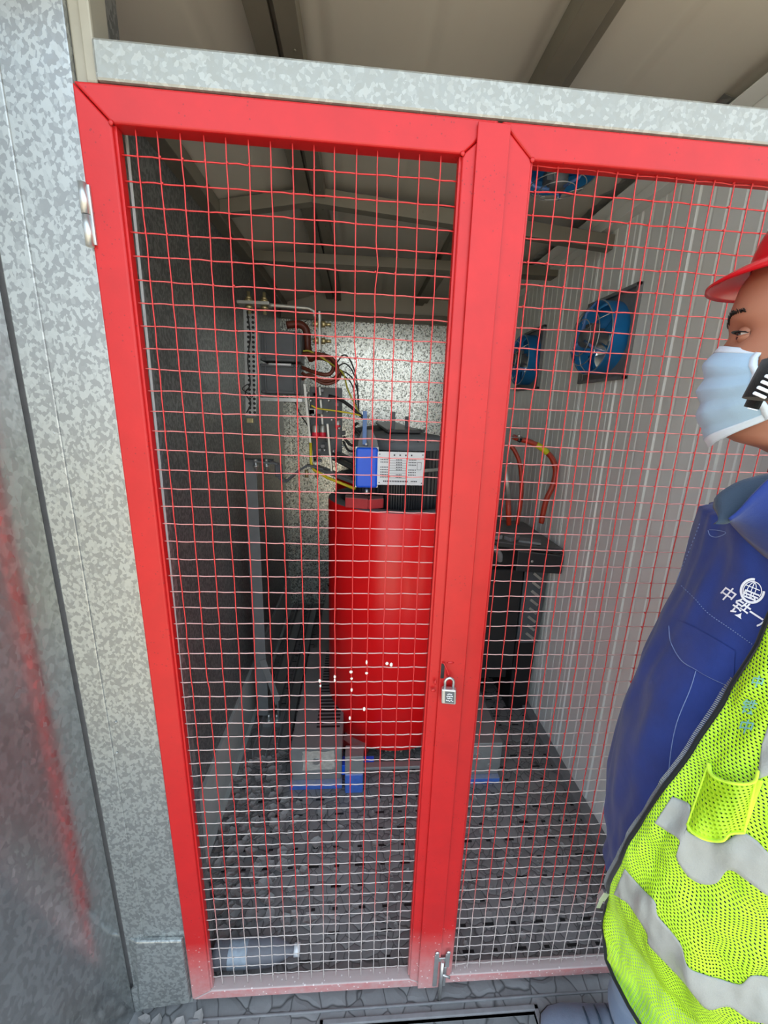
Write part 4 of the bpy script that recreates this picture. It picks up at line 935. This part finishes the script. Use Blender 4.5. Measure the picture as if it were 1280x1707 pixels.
for j in range(7): P.append([aty(TT[i].x, TT[i].y, -.315-.001*i).lerp(aty(BB[i].x, BB[i].y, -.335-.0008*i), j/6)+Vector((0, -.006*math.sin(math.pi*j/6), 0)) for i in range(24)])
qk.grid(P); qk.build('knit_collar', 'navy_dark', jk, solid=.004, fix=False)
TT = pl_resample(smooth_pl([(1215, 866), (1232, 852), (1258, 822), (1290, 792), (1345, 765)]), 30); BB = pl_resample(smooth_pl([(1219, 872), (1240, 895), (1262, 915), (1285, 933), (1345, 965)]), 30)
P = []
for j in range(9):
    row = []
    for i in range(30):
        a = aty(TT[i].x, TT[i].y, -.352-.0006*i); b_ = hit(jb, BB[i].x, BB[i].y, .007) or aty(BB[i].x, BB[i].y, -.40)
        s_ = j/8; p = a.lerp(b_, s_); row.append(p+(CAM-p).normalized()*.012*math.sin(math.pi*s_))
    P.append(row)
q.grid(P); q.build('jacket_collar', 'navy', jk, solid=.003, fix=False)
# ---- yellow mesh vest
VT = [(.586, 46, .031), (.592, 34, .031), (.60, 20.5, .032), (.65, 14, .0325), (.70, 13.5, .0333), (.75, 17.5, .034), (.80, 20.5, .035), (.85, 24, .0327), (.90, 25, .0304), (.95, 27.5, .028), (1.0, 29.5, .0258), (1.05, 32, .0235), (1.10, 34, .0212), (1.20, 34, .0166), (1.30, 35, .012), (1.36, 38, .012), (1.388, 42, .010)]
def vtab(z):
    for p, q_ in zip(VT, VT[1:]):
        if z <= q_[0]: t = max(0, (z-p[0])/(q_[0]-p[0])); return lerp(p[1], q_[1], t), lerp(p[2], q_[2], t)
    return VT[-1][1:]
def vfold(z, t, s):
    e = min(1, s*14)
    d = .015*noise.noise(Vector((t*2.6, z*7, 4)))+.009*noise.noise(Vector((t*6, z*15, 9)))+.004*noise.noise(Vector((t*14, z*34, 2)))
    d += .013*math.exp(-((t-.85)/.16)**2-((z-.86)/.05)**2)+.012*math.exp(-((t-1.0)/.13)**2-((z-.80)/.035)**2)-.012*math.exp(-((t-.9)/.08)**2-((z-.785)/.03)**2)
    d += .008*math.exp(-((t-.80+(1.1-z)*.5)/.07)**2)*math.exp(-((z-.98)/.12)**2)-.007*math.exp(-((t-.66+(1.1-z)*.3)/.05)**2)*math.exp(-((z-.93)/.1)**2)
    return d*e
zs = [.586+(1.388-.586)*i/150 for i in range(151)]; NV = 150; rows = []; uvs = []
for z in zs:
    t0, off = vtab(z); t0 = math.radians(t0); t1 = math.radians(284); r = []; ur = []
    for k in range(NV+1):
        s = k/NV; s2 = s**1.5; t = t0+(t1-t0)*s2
        zz = z-.02*max(0, min(1, (t-.3)))*0
        r.append(ring_pt(zz, t, off+vfold(z, t, s))); ur.append(((t)*.19, z))
    fl = .075*max(0, min(1, (1.12-z)/.25)); acc = 0; ur = []
    for k in range(NV+1):
        f_ = max(0, 1-((k/NV)**1.5)*(t1-t0)/1.0)**2; r[k] = r[k]+(CAM-r[k]).normalized()*fl*f_
        if k: acc += (r[k]-r[k-1]).length
        ur.append((acc, z))
    rows.append(r); uvs.append(ur)
q = MB()
for f_, dz_ in ((.10, .006), (.22, .012), (.34, .015)):
    rows.append([p.lerp(nc, f_)+Vector((0, 0, dz_)) for p in rows[150]]); uvs.append([(u_, v_+f_*.1) for u_, v_ in uvs[150]])
q.grid(rows)
vs = q.build('mesh_vest', 'vest', per, fix=False)
ul = vs.data.uv_layers.new(name='UVMap'); flat = [u for r in uvs for u in r]
for lp_ in vs.data.loops: ul.data[lp_.index].uv = flat[lp_.vertex_index]
W_ = NV+1
vb = BVHTree.FromPolygons([tuple(p) for r in rows for p in r], [(i*W_+k, i*W_+k+1, (i+1)*W_+k+1, (i+1)*W_+k) for i in range(len(rows)-1) for k in range(NV)])
# shoulder band closing the vest over the shoulder
# black edging with zip teeth
edge = [r[0] for r in rows]; edge2 = [r[4] for r in rows]
q = MB(); q.grid([[p+(p-Vector((1.01, CY, p.z))).normalized()*.002 for p in edge], [p.lerp(p2, .9)+(p-Vector((1.01, CY, p.z))).normalized()*.003 for p, p2 in zip(edge, edge2)]]); 
hem = [r for r in rows[0]][:60]; q.tube(hem, .0028, 8)
q.tube(edge, .0030, 8); tag(q.build('black_edging', 'trim', vs, fix=False), 'black edging tape')
q = MB(); k = 0
for i in range(28, 116):
    for s in (0, .5):
        p = edge[i].lerp(edge[i+1], s); d = (edge[i+1]-edge[i]).normalized(); out_ = (edge[i]-rows[i][6]).normalized(); q.obox(p+out_*.0052, .0042, .0014, .0014, Matrix((out_, d, out_.cross(d))).transposed())
q.build('zip_teeth', 'greytop', vs)
q = MB(); zp = [hit(vb, 1018, 1488, .001) or Vector(edge[38])]; p = Vector(edge[29])
q.obox(p+Vector((-.009, -.002, .000)), .011, .006, .017, Matrix.Rotation(.35, 3, 'Y')); q.obox(p+Vector((-.013, -.003, -.016)), .007, .002, .018, Matrix.Rotation(.15, 3, 'Y')); q.tube([p+Vector((-.009, -.003, .008)), p+Vector((.016, -.006, .010))], .0006, 5)
q.build('zip_pull', 'zinc', vs, bevel=.0015)
q = MB()
q.grid(band_px([(1120, 1328), (1137, 1334), (1150, 1343), (1148, 1368), (1145, 1385), (1172, 1399), (1202, 1405), (1226, 1392), (1242, 1389), (1262, 1402), (1285, 1424), (1340, 1452)], [(1091, 1372), (1112, 1386), (1132, 1400), (1130, 1415), (1128, 1432), (1146, 1460), (1168, 1473), (1194, 1472), (1215, 1450), (1245, 1468), (1283, 1496), (1340, 1530)], vb, .0016, 110, 10))
q.grid(band_px([(1041, 1448), (1052, 1461), (1072, 1483), (1092, 1504), (1096, 1526), (1116, 1550), (1135, 1576), (1146, 1611), (1172, 1624), (1200, 1632), (1234, 1641), (1253, 1627), (1285, 1630), (1340, 1650)], [(1023, 1491), (1036, 1499), (1047, 1507), (1064, 1532), (1079, 1558), (1082, 1576), (1112, 1608), (1140, 1638), (1160, 1664), (1181, 1683), (1215, 1678), (1248, 1700), (1284, 1710), (1340, 1740)], vb, .0016, 110, 10))
q.grid(band_px([(1270, 1240), (1300, 1150), (1330, 1060)], [(1262, 1300), (1330, 1260), (1380, 1100)], vb, .0014, 30, 8))
tag(q.build('reflective_tape', 'reflective', vs, solid=.0008, fix=False), 'crumpled silver-grey reflective tape')
# rolled pen pocket
q = MB(); T0 = [(1181, 1272), (1186, 1291), (1210, 1303), (1240, 1307), (1258, 1302), (1263, 1285)]; B0 = [(1146, 1374), (1154, 1387), (1176, 1399), (1204, 1401), (1216, 1390), (1240, 1388)]
PP = band_px(T0, B0, vb, .002, 40, 14, .016); q.grid(PP)
pk = q.build('pen_pocket', 'vest', vs, fix=False); ul = pk.data.uv_layers.new(name='UVMap')
for lp_ in pk.data.loops:
    i, k = divmod(lp_.vertex_index, 40); ul.data[lp_.index].uv = (k*.0016, .06-i*.0042*1.05)
q = MB(); q.tube(PP[0], .0028, 8, flat=.6); q.tube(PP[-1], .0024, 8, flat=.6); q.tube([r[-1] for r in PP], .0016, 6); q.tube([r[0] for r in PP], .0012, 6); q.build('pocket_binding', 'vestsolid', pk)
q = MB(); q.grid([[hit(vb, lerp(1262, 1232, j/8)+i*2.6, lerp(1300, 1385, j/8)+i*.4, .0022) for i in range(5)] for j in range(9)]); q.build('pocket_flange', 'vestsolid', pk, fix=False)
for s_, cx, cy, sz in (('中', 1243, 1213, 26), ('铁', 1248, 1180, 26), ('中', 1262, 1138, 22)):
    tag(text_on(vb, s_, cx, cy, sz, math.radians(8), 'faded_print', 'inkblue', vs, .0015, -.2), 'faded blue-green printed characters')
# ---- body : continuous loft from thighs to crown, arms and hands in the same mesh
PH = math.radians(42); HF = Vector((-math.cos(PH), math.sin(PH), 0)); HL = Vector((-math.sin(PH), -math.cos(PH), 0)); HC = Vector((.930, -.287, 0)); ZO = .010
HR = [(1.395, -.012, .122, .066, 2), (1.44, -.004, .106, .056, 2), (1.468, .004, .102, .056, 2), (1.482, .030, .102, .057, 2), (1.490, .058, .098, .056, 2.1), (1.500, .074, .095, .054, 2.2), (1.515, .083, .092, .058, 2.2), (1.535, .087, .090, .064, 2.2), (1.555, .088, .092, .069, 2.2), (1.58, .088, .096, .073, 2.2), (1.60, .0875, .099, .0755, 2.2), (1.62, .086, .101, .077, 2.2), (1.637, .0905, .102, .0775, 2.3), (1.652, .0915, .102, .0775, 2.3), (1.675, .088, .099, .076, 2.2), (1.70, .078, .090, .069, 2), (1.722, .058, .070, .054, 2), (1.736, .032, .042, .032, 2), (1.741, .004, .006, .005, 2)]
def head_pt(z, t):
    ff, fb, wd, ex = tab(HR, z); c, s = math.cos(t), math.sin(t)
    cx_ = (ff-fb)/2; hx = (ff+fb)/2
    k = (abs(c)**ex+abs(s)**ex)**(-1/ex)
    f = cx_+hx*c*k; l = wd*s*k
    if 1.48 < z < 1.69 and c > 0:
        def g(l0, z0, sl, sz): return math.exp(-((l-l0)/sl)**2-((z-z0)/sz)**2)
        d = .009*g(0, 1.573, .011, .013)+.012*g(0, 1.592, .009, .020)+.006*math.exp(-((abs(l)-.014)/.008)**2-((z-1.567)/.008)**2)
        d += .006*g(0, 1.545, .02, .006)+.006*g(0, 1.534, .02, .006)+.006*g(0, 1.505, .02, .012)
        d -= .010*math.exp(-((abs(l)-.033)/.014)**2-((z-1.620)/.011)**2)
        d += .004*math.exp(-((abs(l)-.034)/.020)**2-((z-1.642)/.007)**2)+.004*math.exp(-((abs(l)-.045)/.018)**2-((z-1.592)/.014)**2)
        f += d
    return Vector((HC.x, HC.y, z+ZO))+HF*f+HL*l
q = MB(); n = 128; rows = []
for z in (.70, .80, .90, 1.0, 1.1, 1.2, 1.28, 1.34):
    rows.append([ring_pt(z, 2*math.pi*k/n-math.radians(57), -.02) for k in range(n)])
r1 = [ring_pt(1.378, 2*math.pi*k/n-math.radians(57), -.03).lerp(Vector((.985, -.30, 1.378)), .2) for k in range(n)]; rows.append(r1)
hz = [1.395+i*(1.741-1.395)/110 for i in range(111)]
h0 = [head_pt(1.395, 2*math.pi*k/n) for k in range(n)]; rows.append([a.lerp(b, .6) for a, b in zip(r1, h0)])
for z in hz: rows.append([head_pt(z, 2*math.pi*k/n) for k in range(n)])
q.grid(rows, 0, True, True)
def hand(w, dirv, palmn, side):
    dirv = Vector(dirv).normalized(); pn = Vector(palmn).normalized(); sd = dirv.cross(pn).normalized()*side; w = Vector(w)
    P = [];
    for s, hw, ht in ((0, .026, .020), (.03, .036, .016), (.07, .042, .014), (.09, .040, .011), (.095, .02, .006)):
        P.append([w+dirv*s*.95+sd*(hw*math.cos(2*math.pi*k/16))+pn*(ht*math.sin(2*math.pi*k/16)) for k in range(16)])
    q.grid(P, 0, True, True)
    for i, (o, ln) in enumerate(((-.030, .062), (-.010, .072), (.011, .068), (.030, .052))):
        b = w+dirv*.078+sd*o; c1 = b+dirv*ln*.42+pn*.006; c2 = c1+dirv*ln*.30+pn*.014; c3 = c2+dirv*ln*.18+pn*.018
        q.tube(spline([b, c1, c2, c3], 3), [.0092]*4+[.0085]*3+[.0078]*2+[.005], 8)
    tb_ = w+dirv*.025-sd*.030; q.tube(spline([tb_, tb_+dirv*.025-sd*.022+pn*.006, tb_+dirv*.052-sd*.026+pn*.012], 3), [.012, .012, .0115, .011, .010, .009, .006], 8)
for pts, sd_ in (([(1.06, -.125, 1.32), (1.19, -.105, 1.08), (1.215, -.235, .91)], 1), ([(.985, -.405, 1.32), (1.17, -.44, 1.08), (1.215, -.30, .91)], -1)):
    sp = spline(pts, 6); q.tube(sp, [lerp(.045, .027, i/(len(sp)-1)) for i in range(len(sp))], 14); d = (Vector(pts[2])-Vector(pts[1])).normalized(); hand(Vector(pts[2])-d*.005, d+Vector((0, 0, -.5)), (-1, 0, .1), sd_)
q.ball(HC+HF*-.012+HL*.079+Vector((0, 0, 1.60+ZO)), .017, .006, .032, 16); q.tube([HC+HF*(-.012+.018*math.cos(a))+HL*.084+Vector((0, 0, 1.602+ZO+.032*math.sin(a))) for a in [math.radians(30+k*20) for k in range(16)]], .0038, 8)
q.ball(HC+HF*-.012-HL*.079+Vector((0, 0, 1.60+ZO)), .017, .006, .032, 16)
body = q.build('body', 'skin', per, fix=False)
# eyes, lids, brows
for s in (1, -1):
    g_ = (HF*.93+HL*(.37*s)).normalized(); h_ = (HL*.93-HF*(.37*s)).normalized(); ec = HC+HF*.0678+HL*(.0300*s)+Vector((0, 0, 1.6195+ZO)); ez = Vector((0, 0, 1))
    q = MB(); q.ball(ec+g_*.0016-h_*.0012*1, .0104, n=24); ey = q.build('eye', 'sclera', body)
    gi = (HF+HL*.10).normalized(); q = MB(); q.cyl(ec+gi*.0098, ec+gi*.0123, .0064, .0052, 20); q.build('iris', 'iris', ey)
    def lid(al, be, R): return ec+(g_*math.cos(al)+h_*math.sin(al))*(R*math.cos(be))+ez*(R*math.sin(be))
    for nm, sg, b0, b1 in (('upper_eyelid', 1, 12, 70), ('lower_eyelid', -1, 9, 62)):
        P2 = []
        for j in range(9):
            row = []
            for k in range(21):
                a = -1+k*.1; be = math.radians(b0*(1-a*a)**.8+1)*sg; be = be+(math.radians(b1)*sg-be)*(j/8)
                row.append(lid(a*math.radians(66), be, .0125+.0003*math.sin(math.pi*min(1, j/5))))
            P2.append(row)
        q = MB(); q.grid(P2); q.tube(P2[0], .0009, 6); q.build(nm, 'skin', ey, fix=False)
        if sg == 1: up = P2[0]
    q = MB(); q.tube([p+HF*.0008 for p in up], .0008, 6)
    for k in range(2, 19): q.tube([up[k]+g_*.0005, up[k]+g_*.0065+ez*.001], [.0005, .0002], 4)
    q.build('eyelash', 'hair', ey)
    q = MB(); rr = random.Random(2)
    for k in range(90):
        a = rr.random(); l_ = .012+.036*a; zc = 1.6375+.007*math.sin(a*2.2)+rr.uniform(-.0032, .0032)*(1.1-a*.7)
        t_ = None; best = None
        for j in range(0, 90):
            p = head_pt(zc, math.radians(j*s)); ll = (p-HC).dot(HL)*s
            if ll >= l_: best = p; break
        if best: q.tube([best-HF*.0003, best+HF*.0016+HL*(s*.006)+Vector((0, 0, .0015))], [.0007, .0002], 4)
    q.build('eyebrow', 'hair', body)
q = MB(); P = []
for z in [1.555+i*.01 for i in range(14)]:
    P.append([head_pt(z, math.radians(a))+((head_pt(z, math.radians(a))-Vector((HC.x, HC.y, z+ZO))).normalized()*.003) for a in [180+(kk-15)*(3.2+min(2.4, (z-1.555)*40)) for kk in range(31)]])
q.grid(P); q.build('hair', 'hair', per, solid=.004, fix=False)
# ---- face mask
def mask_pt(s, v):   # s -1..1 across, v 0 top .. 1 bottom
    z = lerp(1.605, 1.480+.042*abs(s)**1.5, v)
    a = s*math.radians(lerp(60, 72, v)); prof = [(0, .094), (.15, .107), (.32, .106), (.45, .107), (.6, .104), (.75, .101), (.9, .091), (1, .082)]
    ff = tab(prof, v)[0]; wd = tab([(0, .060), (.3, .072), (.5, .074), (.8, .068), (1, .060)], v)[0]
    f = ff*math.cos(a)**.85+.004*math.cos(s*3)*0; l = wd*math.sin(a)*1.12
    pl_ = abs(((v*4.0+.25*math.cos(s*1.5)) % 1)-.5); f += .009*(pl_-.25)*math.cos(a)*(1 if .12 < v < .9 else 0)
    f += .002*noise.noise(Vector((s*4, v*6, 1)))
    return Vector((HC.x, HC.y, z+ZO+.006*math.cos(s*2.2)*(1-v)-.004*abs(s)*(1-v)))+HF*f+HL*l
P = [[mask_pt(-1+2*k/60, j/50) for k in range(61)] for j in range(51)]
q = MB(); q.grid(P); mk = q.build('face_mask', 'mask', per, solid=.0012, fix=False)
q = MB()
q.grid([[p+HF*.0010 for p in P[j]] for j in (0, 1, 2, 3)]); q.grid([[p+HF*.0010-Vector((0, 0, .0005)) for p in P[j]] for j in (46, 47, 48, 49, 50)])
for c_ in (0, 60): q.grid([[P[j][c_]+((P[j][c_]-HC-Vector((0, 0, P[j][c_].z))).normalized())*.001 for j in range(51)], [P[j][2 if c_ == 0 else 58]+((P[j][c_]-HC-Vector((0, 0, P[j][c_].z))).normalized())*.001 for j in range(51)]])
tag(q.build('mask_edge', 'maskedge', mk, solid=.0012, fix=False), 'white stitched mask edge')
for s, c_ in ((1, 60), (-1, 0)):
    q = MB(); ear = HC+HF*-.022+HL*.083*s+Vector((0, 0, 1.605+ZO))
    q.tube(spline([P[1][c_], P[1][c_].lerp(ear, .5)+HL*s*.008+Vector((0, 0, .006)), ear+Vector((0, 0, .022)), ear+HF*-.006+Vector((0, 0, -.005)), P[48][c_].lerp(ear, .5)+HL*s*.010, P[48][c_]], 8), .0015, 8); q.build('ear_loop', 'white_cord', mk)
# ---- helmet
HE = Vector((.963, -.304, 1.707))
def dome(t, ph, k=1.0): 
    c, s = math.cos(t), math.sin(t); f = .119*c*math.cos(ph); l = .108*s*math.cos(ph); z = .108*math.sin(ph)
    rdg = .004*math.exp(-(l/.018)**2)*(math.sin(ph)) if True else 0
    return HE+HF*f*k+HL*l*k+Vector((0, 0, z*k+rdg))
q = MB(); n = 96
rows = [[dome(2*math.pi*k/n, math.pi/2*i/24*.999) for k in range(n)] for i in range(25)]
inner = [[dome(2*math.pi*k/n, math.pi/2*i/24*.999, .97) for k in range(n)] for i in range(25)]
q.grid(list(reversed(inner))+[rows[0]]+rows, 0, True, True); he = q.build('helmet', 'helmet', per, fix=False)
q = MB(); T = []; Bm = []
for lay, dz in ((0, .0), (1, -.004)):
    P = []
    for i in range(9):
        s = i/8; r = []
        for k in range(n):
            t = 2*math.pi*k/n; fr = max(0, math.cos(t))
            ext = .006+.036*fr**1.6
            f = (.117+ext*s)*math.cos(t); l = (.106+ext*s*.9)*math.sin(t)
            z = .004-.006*s-.012*s*s*fr+(abs(math.sin(t))**2)*-.004*s*fr
            r.append(HE+HF*f+HL*l+Vector((0, 0, z+dz)))
        P.append(r)
    if lay == 0: T = P
    else: Bm = P
q.grid(T+list(reversed(Bm)), 0, True, True); q.build('brim', 'helmet', he, fix=False)
q = MB(); ys_ = -.352
sp = [(1310, 560), (1290, 605), (1268, 648), (1252, 680)]
pts = [aty(u, v, ys_+i*.004) for i, (u, v) in enumerate(sp)]; sp2 = spline(pts, 5)
q.tube(sp2, .0095, 10, flat=.35)
q.tube([aty(1297, 600, -.36), aty(1262, 665, -.358)], .0165, 12, flat=.45); st = q.build('chin_strap', 'trim', he)
q = MB()
for k in range(6):
    a = aty(1257+k*6.5, 655-k*9.5, -.372); b_ = aty(1275+k*6.5, 663-k*9.5, -.372); q.tube([a, b_], .0016, 6)
a = aty(1246, 680, -.366); b_ = aty(1262, 684, -.366); q.tube([a, b_], .0005, 5)
tag(q.build('buckle_bars', 'emb', st), 'white bars on the black buckle')
# ---- trousers, shoes
q = MB(); 
def leg(pts, rad):
    sp = spline(pts, 8); n = len(sp); rs = []
    for i in range(n):
        t = i/(n-1)*(len(rad)-1); k = min(int(t), len(rad)-2); rs.append(lerp(rad[k], rad[k+1], t-k)+.003*math.sin(i*1.3))
    q.tube(sp, rs, 28)
leg([(1.0, -.20, .80), (1.01, -.19, .62), (1.045, -.17, .42), (1.085, -.145, .22), (1.115, -.125, .03)], [.115, .095, .078, .066, .064])
leg([(1.0, -.35, .80), (1.04, -.38, .62), (1.09, -.42, .42), (1.16, -.46, .22), (1.19, -.48, .03)], [.115, .095, .078, .066, .064])
q.build('trousers', 'jean', per)
def shoe(x, y, ang):
    D = Vector((-math.cos(ang), math.sin(ang), 0)); S = Vector((D.y, -D.x, 0)); o = Vector((x, y, -.062)); P = []
    st_ = [(-.055, .020, .05), (-.05, .034, .085), (-.02, .038, .10), (.03, .038, .098), (.08, .041, .078), (.13, .046, .062), (.18, .048, .052), (.215, .042, .045), (.238, .028, .036), (.246, .010, .024)]
    for f, w_, h in st_:
        r = []
        for k in range(25):
            a = math.pi*k/24; r.append(o+D*f+S*(w_*math.cos(a))+Vector((0, 0, .014+(h-.014)*math.sin(a)**.75)))
        P.append(r)
    m_ = MB(); m_.grid(P, 0, True); s_ = m_.build('shoe', 'shoe', per, fix=False)
    m_ = MB(); poly = []; 
    for f, w_, h in st_: poly.append(o+D*f+S*(w_+.004))
    for f, w_, h in reversed(st_): poly.append(o+D*f-S*(w_+.004))
    m_.prism(poly, (0, 0, 0), (0, 0, .018)); m_.build('sole', 'blackrub', s_, bevel=.003)
    m_ = MB()
    for i in range(4):
        f = .05+i*.028; c0 = o+D*f; m_.tube([c0+S*.022+Vector((0, 0, .085-i*.007)), c0+Vector((0, 0, .099-i*.010)), c0-S*.022+Vector((0, 0, .085-i*.007))], .003, 6)
    m_.build('lace', 'navy_dark', s_)
shoe(1.13, -.120, math.radians(4)); shoe(1.20, -.48, math.radians(-6))
